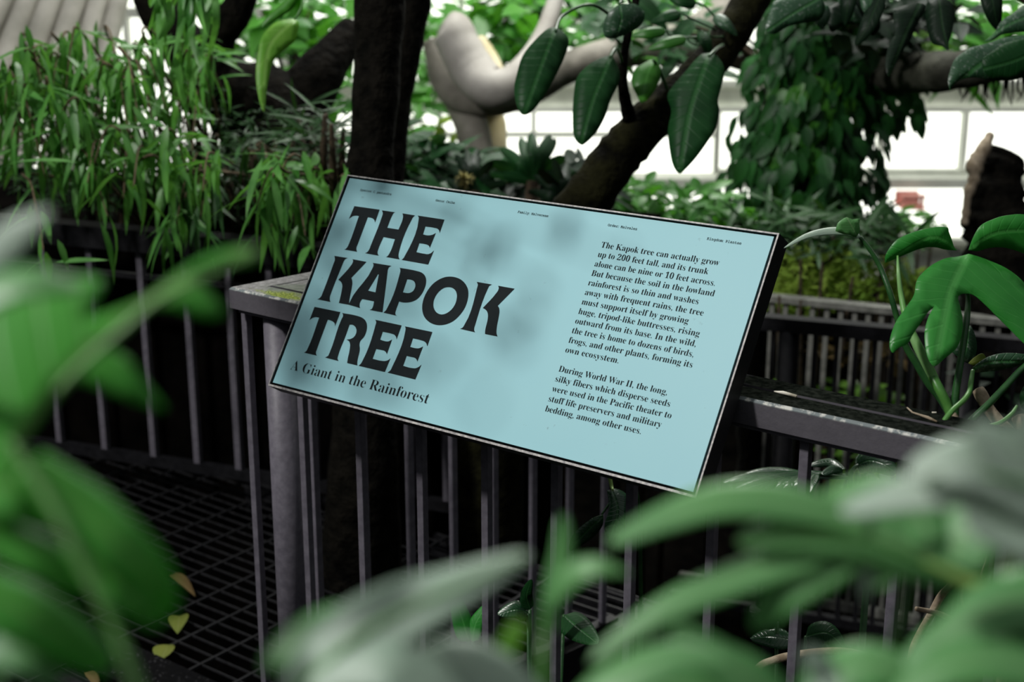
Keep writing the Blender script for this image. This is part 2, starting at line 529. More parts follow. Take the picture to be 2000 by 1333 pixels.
tag(mb.build('wall_back', FRAME_W, smooth=False), kind='structure')
wn = 0
def window(x0, y0, x1, y1, vs, hs, fw=9):
    global wn
    wn += 1
    f = MB()
    for a in (x0, *vs, x1): wbox(f, a - fw / 2, y0, a + fw / 2, y1, -.04, .06)
    for b in (y0, *hs, y1): wbox(f, x0, b - fw / 2, x1, b + fw / 2, -.03, .05)
    o = f.build('window_%d' % wn, FRAME_W, smooth=False)
    tag(o, kind='structure')
    g = MB(); wbox(g, x0, y0, x1, y1, .07, .09)
    g.build('pane', GLASS, o, smooth=False)
window(560, 214, 1400, 345, (700, 860, 1042, 1230), (263,))
window(1400, 214, 2600, 335, (1560, 1720, 1882, 2060, 2300), ())
window(560, 362, 2600, 470, (900, 1250, 1480), ())
window(-600, 30, 560, 430, (-300, 0, 260), (160, 300))
window(-600, -410, 600, 20, (-300, -60, 160, 380), (-200, -60))
window(600, -410, 1500, 162, (760, 900, 1050, 1200, 1350), (-250, -100, 40))
window(1500, -410, 2600, 162, (1650, 1800, 1950, 2150, 2380), (-250, -100, 40))
mb = MB(); wbox(mb, 560, 340, 2600, 358, -.22, .1)
tag(mb.build('trim_1', FRAME_W, smooth=False), kind='structure')
mb = MB(); wbox(mb, 560, 346, 2600, 363, -.06, .1)
tag(mb.build('trim_2', GREYP, smooth=False), kind='structure')

# ================================================================== front railing (one welded thing: two runs meeting at a mitred corner)
CORN, ANG, RW, FHT = -.4103, 1.3931, .0949, .0386
ZR = 1.0
DR = V((math.cos(ANG), math.sin(ANG), 0)); NR = V((DR.y, -DR.x, 0))
cotm = 1 / math.tan(ANG / 2)
rail = thing('railing', 'dark grey metal railing with square balusters, meeting at a mitred corner under the blue sign', 'railing')
PROF = [(0, -FHT), (0, -.0035), (.0035, 0), (RW * .485, 0), (RW * .485, -.007), (RW * .515, -.007), (RW * .515, .0022), (RW - .003, .0022), (RW, -.001), (RW, -FHT)]
def run1(x, y, z): return V((x, y, ZR + z))
def run2(s, n, z):
    q = V((CORN, 0, ZR)) + DR * s + NR * n
    return V((q.x, q.y, ZR + z))
mb = MB()
mb.prism([run1(CORN + y * cotm + (.002 if i == 1 else 0), y, z) for i, (y, z) in enumerate(PROF)], [run1(2.05, y, z) for y, z in PROF])
PROF2 = [(y, min(z, 0)) for y, z in PROF]
mb.prism([run2(y * cotm, y, z) for y, z in PROF2][::-1], [run2(1.0, y, z) for y, z in PROF2][::-1])
mb.build('handrail', RAILP, rail, smooth=False)
mb = MB()
GAP = [(RW * .484, -.0065), (RW * .484, -.0022), (RW * .516, -.0022), (RW * .516, -.0065)]  # solid black strip filling the groove, standing in for its shade
mb.prism([run1(CORN + y * cotm, y, z) for y, z in GAP], [run1(2.04, y, z) for y, z in GAP])
GAP = [(RW * .472, -.0065), (RW * .472, .0006), (RW * .524, .0006), (RW * .524, -.0065)]
mb.prism([run2(y * cotm, y, z) for y, z in GAP][::-1], [run2(.99, y, z) for y, z in GAP][::-1])
mb.build('joint_shade_strip', BLACKP, rail, smooth=False)
mb = MB()
LIP = [(.010, -FHT - .009), (.010, -FHT), (RW - .012, -FHT), (RW - .012, -FHT - .009)]
mb.prism([run1(CORN + y * cotm, y, z) for y, z in LIP], [run1(2.05, y, z) for y, z in LIP])
mb.prism([run2(y * cotm, y, z) for y, z in LIP][::-1], [run2(1.0, y, z) for y, z in LIP][::-1])
mb.build('top_channel', BALP, rail, smooth=False)
mb = MB()
mb.box((CORN + .03, .022, .002), (2.05, .048, .014))
BB = [(.022, -.998), (.022, -.986), (.048, -.986), (.048, -.998)]
mb.prism([run2(.04, y, z) for y, z in BB][::-1], [run2(1.0, y, z) for y, z in BB][::-1])
mb.build('bottom_bar', BLACKP, rail, smooth=False)
HB = .0070
def bar_mesh(name, hb, z0, z1):
    b = MB(); b.box((-hb, -hb, z0), (hb, hb, z1))
    o = b.build(name, BALP, None, smooth=False)
    bv = o.modifiers.new('arris', 'BEVEL'); bv.width = .0012; bv.segments = 2
    return o
b0 = bar_mesh('baluster', HB, .012, ZR - FHT - .0085)
b0.parent = rail
k = 0
for i in range(18):
    x = -.4102 + .14 * i
    if i == 0: x += .004
    o = b0 if k == 0 else b0.copy()
    if k: COL.objects.link(o); o.parent = rail
    o.location = (x, .035, 0); k += 1
for i in range(8):
    q = V((CORN, 0, 0)) + DR * (.145 + .116 * i) + NR * .035
    o = b0.copy(); COL.objects.link(o); o.parent = rail
    o.location = q; o.rotation_euler = (0, 0, ANG)
mb = MB()
mb.tube([(-.335, .048, 0.0), (-.335, .048, ZR - FHT - .002)], .0285, 24)
mb.tube([(-.335, .048, 0.0), (-.335, .048, .006)], .055, 24)
mb.build('post', BALP, rail)
mb = MB()
mb.tube([(1.30, .048, -.95), (1.30, .048, ZR - FHT - .002)], .0285, 24)
mb.build('post', BALP, rail)

# ================================================================== the sign
S = .978
q0 = V((-.22778833, -.08573885, .8717568))
UX = V((.99999683, .00193423, .00161216)); UY = V((-.00240014, .53861875, .84254619)); NN = V((.00076134, -.84254739, .53862168))
SO = CAM + (q0 - CAM) * S
W_, L_ = .83443 * S, .39557 * S
SAX = (SO, UX, UY, NN)
sign = thing('information_sign', 'tilted turquoise information sign in a black metal tray, headed THE KAPOK TREE, on the railing', 'sign')
D_ = .034
mb = MB()
rt = .0022
mb.box((0, 0, -D_), (W_, L_, -.012), 0, SAX)
for lo, hi in (((0, 0, -.012), (W_, rt, -.0006)), ((0, L_ - rt, -.012), (W_, L_, -.0006)), ((0, rt, -.012), (rt, L_ - rt, -.0006)), ((W_ - rt, rt, -.012), (W_, L_ - rt, -.0006))):
    mb.box(lo, hi, 0, SAX)
tray = mb.build('tray', SIGNBLK, sign, smooth=False)
mb = MB()
e0 = -.0006
bt = .0034
for lo, hi in (((0, 0, e0), (W_, bt, .0006)), ((0, L_ - rt * 1.1, e0), (W_, L_, .0006)), ((0, bt, e0), (.0016, L_ - rt, .0006)), ((W_ - .0024, bt, e0), (W_, L_ - rt, .0006))):
    mb.box(lo, hi, 0, SAX)
o = mb.build('rim', SIGNEDGE, sign, smooth=False); o['label'] = 'worn bare metal rim of the tray'
ZP = -.0030
mb = MB()
px0, px1, py0, py1 = .0046 * S, .8262 * S, .0078 * S, .3908 * S
mb.box((px0, py0, -.011), (px1, py1, ZP), 0, SAX)
panel = mb.build('panel', PANEL, sign, smooth=False)
for nm, pts in (('mounting_bracket', (.16, .56)),):
    for u in pts:
        mb = MB()
        c = SO + UX * (u * S + .04) + UY * (.14 * S) - NN * D_
        mb.box((c.x - .02, -.012, ZR - .036), (c.x + .02, -.0005, ZR - .006))
        mb.prism([V((c.x - .02, c.y - .004, c.z - .018)), V((c.x + .02, c.y - .004, c.z - .018)), V((c.x + .02, c.y - .004, c.z + .012)), V((c.x - .02, c.y - .004, c.z + .012))],
                 [V((c.x - .02, -.006, ZR - .034)), V((c.x + .02, -.006, ZR - .034)), V((c.x + .02, -.006, ZR - .012)), V((c.x - .02, -.006, ZR - .012))])
        mb.build(nm, SIGNBLK, sign, smooth=False)

def sign_pt(u, v, z=ZP + .0004): return SO + UX * u + UY * v + NN * z
def mesh_obj(name, vs, fs, m, parent):
    me = bpy.data.meshes.new(name); me.from_pydata([tuple(q) for q in vs], [], fs); me.materials.append(m); me.update()
    o = bpy.data.objects.new(name, me); COL.objects.link(o); o.parent = parent
    return o
HEAD=[[[(38.7,341.1),(97.2,341.6),(97.6,317.5),(94.0,321.8),(89.8,323.9),(84.2,324.9),(77.7,324.7),(77.5,274.4),(77.5,268.1),(79.4,264.2),(82.4,261.0),(52.0,261.0),(55.3,262.9),(57.6,267.9),(58.0,272.7),(57.1,324.6),(49.1,324.2),(43.4,322.4),(40.1,319.6),(37.5,316.6)]],
[[(102.6,341.1),(133.0,341.2),(129.8,338.9),(129.0,335.2),(128.0,311.9),(153.2,312.0),(153.7,332.1),(152.8,335.6),(148.9,341.3),(177.2,341.0),(174.1,336.8),(173.1,332.0),(171.4,274.2),(172.3,269.2),(174.8,264.4),(178.5,260.9),(148.1,260.8),(151.0,263.5),(152.6,268.4),(153.2,294.2),(127.3,294.6),(125.8,271.8),(126.4,266.7),(129.1,263.0),(132.3,261.0),(100.8,261.0),(104.4,263.8),(106.7,270.1),(106.8,275.4),(107.7,329.8),(107.3,335.0),(105.0,338.7)]],
[[(182.6,341.5),(240.6,341.5),(240.8,317.2),(237.7,321.5),(233.0,324.0),(226.0,324.8),(206.9,324.5),(207.9,310.4),(217.8,310.0),(223.5,311.0),(228.6,313.2),(233.1,316.4),(231.7,289.3),(228.5,292.4),(224.3,293.9),(218.6,294.4),(207.0,294.2),(207.5,278.3),(224.5,277.9),(232.8,278.4),(237.3,280.5),(242.0,286.4),(240.7,260.7),(182.7,260.7),(185.3,263.9),(186.6,269.2),(187.8,333.9),(185.9,338.8)]],
[[(35.8,246.8),(67.2,247.4),(62.6,244.6),(61.0,239.6),(60.9,237.0),(59.4,181.5),(59.6,174.8),(61.4,169.9),(64.9,165.8),(33.8,165.7),(37.9,168.2),(40.4,172.7),(40.6,178.0),(40.5,234.0),(40.4,239.8),(38.3,243.7)]],
[[(78.2,246.9),(110.7,246.6),(90.7,213.9),(95.1,209.4),(97.6,204.6),(99.3,198.7),(105.7,171.4),(107.2,167.5),(84.1,166.9),(83.4,172.4),(79.7,191.5),(78.3,196.4),(75.1,201.1),(71.1,204.1),(64.1,206.4),(79.7,234.6),(81.4,239.5),(81.4,243.7)]],
[[(124.7,246.9),(166.5,247.5),(162.3,244.3),(161.9,239.1),(162.8,236.2),(183.1,166.5),(154.5,165.9),(158.4,168.4),(159.0,172.6),(157.3,181.9),(130.7,181.7),(129.3,177.8),(129.1,172.7),(130.6,168.9),(133.6,165.8),(106.5,167.5),(106.4,170.5),(128.4,238.2),(128.4,242.3),(126.7,245.2)],[(144.8,228.9),(146.5,228.6),(153.3,197.5),(136.6,197.9)]],
[[(184.7,246.8),(220.3,246.7),(230.8,245.9),(239.2,243.1),(246.1,237.0),(249.7,229.3),(250.6,220.0),(249.2,210.4),(243.7,200.1),(235.0,194.0),(224.9,190.8),(216.6,189.8),(209.0,190.0),(209.0,176.1),(209.6,169.8),(211.6,167.1),(215.1,165.7),(185.0,166.3),(188.2,170.3),(189.7,176.6),(189.6,236.2),(188.9,241.1),(187.2,244.4)],[(209.1,229.6),(217.6,230.0),(225.1,227.9),(229.5,223.2),(230.8,218.1),(229.6,212.6),(225.6,208.6),(219.2,206.8),(209.8,206.7)]],
[[(292.3,247.3),(303.2,247.9),(315.1,245.9),(327.1,240.2),(335.8,232.3),(340.8,222.8),(343.1,211.7),(342.6,200.1),(338.2,187.9),(330.6,176.9),(320.1,169.4),(308.0,165.2),(294.5,164.4),(280.5,167.7),(269.1,174.5),(261.3,184.3),(257.2,195.3),(256.4,206.9),(259.1,220.2),(265.4,231.8),(274.4,240.2),(283.5,245.1)],[(297.1,229.5),(305.5,229.3),(313.2,225.9),(318.3,220.3),(321.1,212.7),(321.7,204.1),(319.2,195.6),(314.4,189.1),(306.9,184.0),(299.1,182.7),(291.3,184.6),(284.4,189.3),(279.9,195.5),(277.7,203.3),(278.3,211.6),(281.8,219.7),(288.6,226.6)]],
[[(348.1,246.7),(378.7,246.9),(374.3,243.6),(373.6,238.9),(373.8,176.9),(374.2,171.3),(375.5,168.2),(378.7,165.3),(347.8,165.8),(351.8,168.6),(353.6,174.0),(352.7,237.3),(352.2,241.8)]],
[[(391.0,246.7),(423.5,246.8),(403.4,214.7),(407.6,210.9),(410.3,205.7),(412.1,198.1),(416.2,177.5),(418.5,171.2),(422.6,166.0),(398.1,165.9),(396.4,170.7),(393.1,191.5),(391.2,196.9),(387.5,201.9),(383.1,204.6),(377.0,206.4),(391.8,233.2),(394.0,239.3),(393.7,243.2)]],
[[(34.3,151.8),(94.7,152.1),(94.4,126.6),(91.2,131.0),(86.4,133.3),(80.2,134.5),(73.7,134.7),(73.9,80.9),(74.1,76.0),(76.0,72.6),(79.0,70.4),(48.7,70.3),(52.6,73.9),(53.4,79.1),(53.3,135.0),(45.4,134.6),(39.1,132.2),(34.2,127.2)]],
[[(98.8,151.2),(132.4,151.8),(143.9,150.7),(153.2,147.3),(160.0,141.0),(164.0,130.6),(163.9,120.7),(159.1,109.4),(159.9,105.2),(163.8,98.6),(167.9,78.5),(169.3,73.9),(171.6,70.1),(148.6,70.0),(147.2,74.7),(143.0,94.8),(140.4,101.7),(136.5,106.0),(129.1,108.4),(137.3,111.1),(142.4,115.1),(144.4,121.0),(143.2,127.0),(138.3,132.3),(130.8,135.0),(124.1,134.2),(124.5,115.0),(124.0,79.0),(124.7,74.1),(129.0,70.0),(97.9,70.4),(103.2,74.5),(103.8,81.4),(102.7,141.1),(103.4,146.3),(101.8,149.2)]],
[[(173.6,151.7),(231.6,151.6),(231.7,126.9),(229.1,130.5),(223.5,133.7),(215.6,134.5),(198.2,134.5),(198.8,120.8),(207.8,120.0),(217.1,121.1),(222.7,125.3),(223.1,99.5),(219.9,102.2),(215.0,104.1),(208.1,104.2),(197.7,103.9),(197.6,86.8),(217.5,86.9),(224.5,87.9),(229.5,90.3),(233.3,94.4),(231.9,70.1),(174.2,70.0),(177.4,74.8),(178.6,80.5),(178.3,143.0),(177.7,147.8)]],
[[(238.8,151.3),(296.9,151.5),(297.1,126.5),(293.8,130.6),(288.6,133.3),(281.6,134.2),(263.5,134.5),(264.1,119.9),(275.6,119.6),(282.4,120.8),(289.0,125.0),(288.4,98.9),(284.6,102.5),(279.6,104.0),(273.7,104.0),(263.5,104.0),(263.7,86.9),(282.8,86.7),(290.9,88.3),(294.7,91.0),(298.5,95.6),(296.8,69.8),(237.4,70.2),(241.6,74.9),(242.8,82.3),(243.1,143.2),(241.8,147.9)]],
]
def rounded(r):                         # curve the gently turning stretches, keep the sharp corners
    n = len(r)
    def turn(i):
        a, b = r[i] - r[i - 1], r[(i + 1) % n] - r[i]
        return abs(a.angle(b)) if a.length > 1e-9 and b.length > 1e-9 else 0
    soft = [turn(i) < .75 for i in range(n)]
    out = []
    for i in range(n):
        j = (i + 1) % n
        out.append(r[i])
        if not (soft[i] or soft[j]): continue
        ln = (r[j] - r[i]).length
        def tan(k):
            p, q, c = r[k - 1], r[(k + 1) % n], r[k]
            d = (q - c).normalized() / max(1e-6, (q - c).length) + (c - p).normalized() / max(1e-6, (c - p).length)
            return d.normalized()
        m0 = tan(i) * ln if soft[i] else (r[j] - r[i])
        m1 = tan(j) * ln if soft[j] else (r[j] - r[i])
        for u in (.2, .4, .6, .8):
            u2, u3 = u * u, u ** 3
            out.append(r[i] * (2 * u3 - 3 * u2 + 1) + m0 * (u3 - 2 * u2 + u) + r[j] * (3 * u2 - 2 * u3) + m1 * (u3 - u2))
    return out
vs = []; fs = []
for glyph in HEAD:
    rings = []
    for r in glyph: rings.append(rounded([V((a * S / 1000, b * S / 1000)) for a, b in r]))
    pts = []; ed = []; 
    for r in rings:
        o0 = len(pts); pts += r
        ed += [(o0 + i, o0 + (i + 1) % len(r)) for i in range(len(r))]
    if len(rings) > 1:
        hole = rings[1]
        def inp(q, R):
            c = False; j = len(R) - 1
            for i in range(len(R)):
                if (R[i].y > q.y) != (R[j].y > q.y) and q.x < (R[j].x - R[i].x) * (q.y - R[i].y) / (R[j].y - R[i].y) + R[i].x: c = not c
                j = i
            return c
        vv, ee, ff, *_ = delaunay_2d_cdt(pts, ed, [], 0, 1e-7)
        ff = [f for f in ff if inp(sum((vv[i] for i in f), V((0, 0))) / len(f), rings[0]) and not inp(sum((vv[i] for i in f), V((0, 0))) / len(f), hole)]
    else:
        vv, ee, ff, *_ = delaunay_2d_cdt(pts, ed, [], 1, 1e-7)
    b_ = len(vs)
    vs += [sign_pt(q.x, q.y) for q in vv]; fs += [tuple(b_ + i for i in f) for f in ff]
mesh_obj('heading', vs, fs, INK, panel)

def bold(s):
    o = ''
    for c in s:
        if 'A' <= c <= 'Z': o += chr(0x1D400 + ord(c) - 65)
        elif 'a' <= c <= 'z': o += chr(0x1D41A + ord(c) - 97)
        elif '0' <= c <= '9': o += chr(0x1D7CE + ord(c) - 48)
        else: o += c
    return o
def mono(s):
    o = ''
    for c in s:
        if 'A' <= c <= 'Z': o += chr(0x1D670 + ord(c) - 65)
        elif 'a' <= c <= 'z': o += chr(0x1D68A + ord(c) - 97)
        else: o += c
    return o
def lines_mesh(name, lines, size, off, parent):
    """lines of (text, left, baseline, right) in metres on the panel"""
    vs = []; fs = []
    for txt, u0, v0, u1 in lines:
        c = bpy.data.curves.new('line', 'FONT'); c.body = txt; c.size = 1.0; c.offset = off; c.fill_mode = 'FRONT'; c.resolution_u = 4
        o = bpy.data.objects.new('line', c); COL.objects.link(o)
        bpy.context.view_layer.update()
        me = o.evaluated_get(bpy.context.evaluated_depsgraph_get()).to_mesh()
        xs = [q.co.x for q in me.vertices]
        x0, x1 = min(xs), max(xs)
        kx = (u1 - u0) * S / (x1 - x0)
        b_ = len(vs)
        vs += [sign_pt(u0 * S + (q.co.x - x0) * kx, v0 * S + q.co.y * size * S, ZP + .0005) for q in me.vertices]
        fs += [tuple(b_ + i for i in f.vertices) for f in me.polygons]
        o.to_mesh_clear()
        bpy.data.objects.remove(o); bpy.data.curves.remove(c)
    return mesh_obj(name, vs, fs, INK, parent)
P1 = [('The Kapok tree can actually grow', .7555), ('up to 200 feet tall, and its trunk', .743), ('alone can be nine or 10 feet across.', .7594), ('But because the soil in the lowland', .7634),
      ('rainforest is so thin and washes', .7427), ('away with frequent rains, the tree', .756), ('must support itself by growing', .7368), ('huge, tripod-like buttresses, rising', .7605),
      ('outward from its base. In the wild,', .760), ('the tree is home to dozens of birds,', .7616), ('frogs, and other plants, forming its', .7649), ('own ecosystem.', .6464)]
P2 = [('During World War II, the long,', .7398), ('silky fibers which disperse seeds', .750), ('were used in the Pacific theater to', .7577), ('stuff life preserves and military'.replace('preserves', 'preservers'), .7469), ('bedding, among other uses.', .7191)]
SZ = .0141
lines_mesh('body_text', [(bold(t_), .5515, .33536 - .015635 * i, r_) for i, (t_, r_) in enumerate(P1)], SZ, -.0105, panel)
lines_mesh('body_text', [(bold(t_), .5512, .1325 - .01594 * i, r_) for i, (t_, r_) in enumerate(P2)], SZ, -.0105, panel)
lines_mesh('subtitle', [(bold('A Giant in the Rainforest'), .0318, .0366, .336)], .0255, -.0135, panel)
CAPT = [('Species: C. pentandra', .0387, .3702, .1105), ('Genus: Ceiba', .2086, .3710, .2494), ('Family: Malvaceae', .3792, .3713, .4389), ('Order: Malvales', .5512, .3709, .6035), ('Kingdom: Plantae', .7237, .3718, .7798)]
for t_, a_, b_, c_ in CAPT:
    lines_mesh('caption', [(mono(t_).replace(' ', '  '), a_, b_, c_)], .0064, .002, panel)
settle(sign)

# small debris on the handrail
def litter(name, label, cat, pts, rad, m):
    o = thing(name, label, cat)
    b = MB(); b.tube([V(p) for p in pts], rad, 7)
    ob = b.build('stem', m, o)
    settle(o)
    return o
a, b = onz(1512, 765, ZR + .0045), onz(1556, 774.5, ZR + .0045)
litter('dry_husk', 'pale dry sliver of husk lying in the groove of the handrail right of the sign', 'plant debris', [a, a * .6 + b * .4 + V((0, 0, .001)), b], [.0009, .0026, .0022], SEEDPALE)
pz = ZR + .0048
litter('dead_twig', 'thin brown dead twig lying on the handrail by the climbing plant', 'twig', [onz(1772, 797, pz), onz(1782, 806, pz + .002), onz(1797, 811, pz), onz(1812, 816, pz), onz(1830, 824, pz)], [.0012, .0011, .0014, .0022, .0012], WOOD)
litter('bark_flake', 'tiny yellowish flake on the back edge of the handrail', 'plant debris', [onz(1820, 806, pz), onz(1829, 806.5, pz)], [.001, .0014], SEEDPALE)

# ================================================================== railing of the planter behind, left
def bar_run(mb, a, b, dep, z0, z1):
    d = (b - a); d.z = 0; d.normalize()
    n = V((-d.y, d.x, 0))
    ln = (V((b.x, b.y, 0)) - V((a.x, a.y, 0))).length
    o = V((a.x, a.y, 0))
    mb.box((0, -dep / 2, z0), (ln, dep / 2, z1), 0, (o, d, n, V((0, 0, 1))))
zt = .80
A = onz(126, 433, zt); B = onz(455, 462, zt)
d = (B - A); d.z = 0; d.normalize()
nrm = V((-d.y, d.x, 0))
r_ = ray(965, 480); B = CAM + r_ * ((A - CAM).dot(nrm) / r_.dot(nrm)); B.z = zt
A = A - d * 1.1
r2 = thing('railing', 'black railing of the raised planter behind the hanging willow leaves', 'railing')
mb = MB(); bar_run(mb, A, B, .07, zt - .062, zt); mb.build('handrail', BLACKP, r2, smooth=False)
mb = MB(); bar_run(mb, A, B, .018, .652, .667); mb.build('middle_bar', BLACKP, r2, smooth=False)
mb = MB(); bar_run(mb, A, B, .03, .085, .115); mb.build('bottom_bar', BLACKP, r2, smooth=False)
ref = onz(113, 433, zt)
# where the photo's bars stand along the run
t1 = MB(); t1.box((-.0095, -.0095, .10), (.0095, .0095, zt - .06))
bb = t1.build('baluster', BALP, r2, smooth=False)
k = 0
nrm = V((-d.y, d.x, 0))
for px in (-170, -75, 14, 113, 201, 296, 381, 462, 540, 612, 681, 748, 811, 872, 930):
    r = ray(px, 800); s = (A - CAM).dot(nrm) / r.dot(nrm)
    q = CAM + r * s
    o = bb if k == 0 else bb.copy()
    if k: COL.objects.link(o); o.parent = r2
    o.location = (q.x, q.y, 0); o.rotation_euler = (0, 0, math.atan2(d.y, d.x)); k += 1
for s_ in (.25, (B - A).length - .05):
    mb = MB(); c = A + d * s_
    mb.tube([(c.x, c.y, 0.0), (c.x, c.y, zt - .06)], .024, 14); mb.build('post', BLACKP, r2)
nb = nrm if nrm.dot(FH) > 0 else -nrm
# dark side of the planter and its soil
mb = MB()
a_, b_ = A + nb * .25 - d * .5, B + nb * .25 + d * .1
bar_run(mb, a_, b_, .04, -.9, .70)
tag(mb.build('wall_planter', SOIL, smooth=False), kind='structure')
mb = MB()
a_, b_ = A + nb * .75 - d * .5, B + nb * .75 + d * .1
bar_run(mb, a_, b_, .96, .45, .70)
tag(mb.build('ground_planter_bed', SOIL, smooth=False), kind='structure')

# ================================================================== two low railings behind, right
def low_rail(label, pa, pb, z, face, dep, pxs, zbot, mbar, mpost, hb, posts=(), ybal=760, lower=None, mtop=None):
    A = onz(*pa, z); B = onz(*pb, z)
    d = (B - A); d.z = 0; d.normalize()
    nrm = V((-d.y, d.x, 0))
    A2 = A - d * .25; B2 = CAM + ray(pxs[-1] + 14, ybal) * ((A - CAM).dot(nrm) / ray(pxs[-1] + 14, ybal).dot(nrm))
    r = thing('railing', label, 'railing')
    b = MB(); bar_run(b, A2, B2, dep, z - face, z); b.build('handrail', mtop or mpost, r, smooth=False)
    b = MB(); bar_run(b, A2, B2, .03, zbot - .03, zbot); b.build('bottom_bar', mpost, r, smooth=False)
    if lower:
        b = MB(); bar_run(b, A2, B2, .03, lower - .02, lower); b.build('middle_bar', mbar, r, smooth=False)
    t = MB(); t.box((-hb, -hb, zbot - .01), (hb, hb, z - face + .002))
    bb = t.build('baluster', mbar, r, smooth=False)
    for k, px in enumerate(pxs):
        ry = ray(px, ybal); s = (A - CAM).dot(nrm) / ry.dot(nrm); q = CAM + ry * s
        o = bb if k == 0 else bb.copy()
        if k: COL.objects.link(o); o.parent = r
        o.location = (q.x, q.y, 0); o.rotation_euler = (0, 0, math.atan2(d.y, d.x))
    for px in posts:
        ry = ray(px, ybal); s = (A - CAM).dot(nrm) / ry.dot(nrm); q = CAM + ry * s
        b = MB(); b.tube([(q.x, q.y, -.95), (q.x, q.y, z - face + .002)], .027, 14); b.build('post', mpost, r)
    return r
low_rail('black railing of the lower walkway behind the handrail, right of the sign', (1490, 615), (2000, 661), .50, .042, .05,
         [1505, 1552, 1587, 1629, 1666, 1703, 1738, 1773, 1806, 1840, 1874, 1908, 1943, 1978, 2012, 2047, 2082, 2117, 2152, 2187, 2222, 2257], -.45, BLACKP, BLACKP, .0062, (1532, 1885))
low_rail('pale weathered railing with thin grey bars beyond the black lower railing', (1490, 574), (1775, 603), P(1490, 574, 4.75).z, .020, .05,
         [1500, 1526, 1552, 1578, 1606, 1633, 1660, 1686, 1712, 1738, 1756, 1778, 1800, 1826, 1852, 1880, 1908, 1938, 1970, 2000, 2030, 2060, 2090, 2120, 2150, 2180, 2210], -.6, GREYP, GREYP, .0075)

# ================================================================== fallen leaves on the grating
def fallen(label, px, py, ln, wd, ang, m, curl=.5, sh=None):
    o = thing('fallen_leaf', label, 'fallen leaf')
    b = MB(); p = onz(px, py, .012)
    dd = V((math.cos(ang), math.sin(ang), .12))
    leaf3(b, p - dd * ln * .5, dd, V((0, 0, 1)), ln, wd, curl * .4, .55, 7, prof_lance)
    b.build('blade', m, o, solid=.0006)
    settle(o); o.location.z = .002
fallen('yellow green fallen leaf on the grating, the one nearer the black tread', 322, 1268, .075, .05, 2.2, LF_DEAD, .3)
fallen('yellow green fallen leaf on the grating, farther from the tread', 348, 1214, .095, .05, -.75, LF_DEAD, .3)
fallen('pale brown curled leaf on the grating behind the blurred leaf tips', 355, 1146, .11, .035, -.1, LF_BROWN, .8)
fallen('brown curled leaf on the grating at the bottom left corner, left of the tread', 42, 1262, .09, .03, -.9, LF_BROWN, .9)
fallen('brown curled leaf lying at the lower edge of the photo beside the tread', 182, 1330, .07, .025, -.3, LF_BROWN, .9)
# ================================================================== trees
def limb(mb, pts, k=6, n=14, mi=0, rough=.06, seed=1):
    rows = spline([tuple(p) for p in pts], k)
    rnd = random.Random(seed)
    C = [P(*r[:3]) for r in rows]
    mb.tube(C, [max(.004, r[3] * r[2] / F * (1 + rnd.uniform(-rough, rough))) for r in rows], n, mi)

# two dark trunks behind the sign's top left corner
t = thing('tree', 'thick near-black mossy tree trunk rising behind the top left corner of the sign', 'tree')
mb = MB(); limb(mb, [(738, -260, 3.55, 56), (742, -40, 3.55, 52), (738, 110, 3.55, 46), (730, 240, 3.55, 44), (722, 340, 3.55, 48), (716, 470, 3.55, 56), (710, 900, 3.55, 66), (705, 1150, 3.75, 80)], seed=2)
mb.build('trunk', BARK, t); settle(t)
t = thing('tree', 'leaning black tree trunk close behind the thick mossy trunk', 'tree')
mb = MB(); limb(mb, [(840, -260, 3.9, 40), (808, -20, 3.9, 38), (782, 120, 3.9, 36), (760, 260, 3.9, 36), (745, 480, 3.9, 44), (735, 900, 3.9, 60), (730, 1080, 4.1, 70)], seed=3)
mb.build('trunk', BARK, t); settle(t)
# dark forked trunk in the upper left
t = thing('tree', 'black forked trunk behind the willow-leaved plant, upper left', 'tree')
mb = MB()
limb(mb, [(240, -200, 4.5, 34), (300, -10, 4.5, 40), (352, 80, 4.5, 48), (430, 165, 4.5, 66), (520, 230, 4.5, 100), (560, 340, 4.5, 120), (570, 430, 4.5, 140)], seed=4)
mb.build('trunk', BARK, t)
mb = MB(); limb(mb, [(505, -160, 4.35, 26), (472, 0, 4.35, 30), (425, 75, 4.4, 36), (420, 160, 4.45, 50), (480, 250, 4.5, 60)], seed=5)
mb.build('branch', BARK, t)
mb = MB(); limb(mb, [(690, 60, 4.6, 30), (620, 150, 4.5, 50), (560, 250, 4.5, 66)], seed=6)
mb.build('branch', BARK, t)
settle(t)
# dark leaning branch right of centre
t = thing('tree', 'dark leaning tree with broad hanging leaves, slanting up behind the sign towards the ivy', 'tree')
mb = MB()
limb(mb, [(1010, 640, 3.7, 60), (1090, 470, 3.65, 56), (1150, 385, 3.6, 50), (1195, 320, 3.6, 46), (1245, 262, 3.6, 46), (1300, 205, 3.62, 40), (1370, 140, 3.66, 38), (1425, 70, 3.7, 36), (1480, -30, 3.75, 36), (1540, -200, 3.8, 36)], seed=7)
mb.tube([P(1010, 640, 3.7), P(960, 760, 3.75), V((P(940, 900, 3.8).x, P(940, 900, 3.8).y, -.95))], [.078, .085, .11], 14)
mb.build('trunk', BARK_MOSS, t)
mb = MB(); limb(mb, [(1232, 240, 3.58, 16), (1220, 190, 3.5, 12), (1216, 150, 3.45, 10), (1222, 90, 3.4, 8), (1240, 10, 3.35, 8), (1250, -60, 3.35, 6)], n=10, seed=8)
mb.build('branch', BARK, t)
def c2(x, y): return (650 + x * .35, y * .35)
def c3(x, y): return (1300 + x * .35, y * .35)
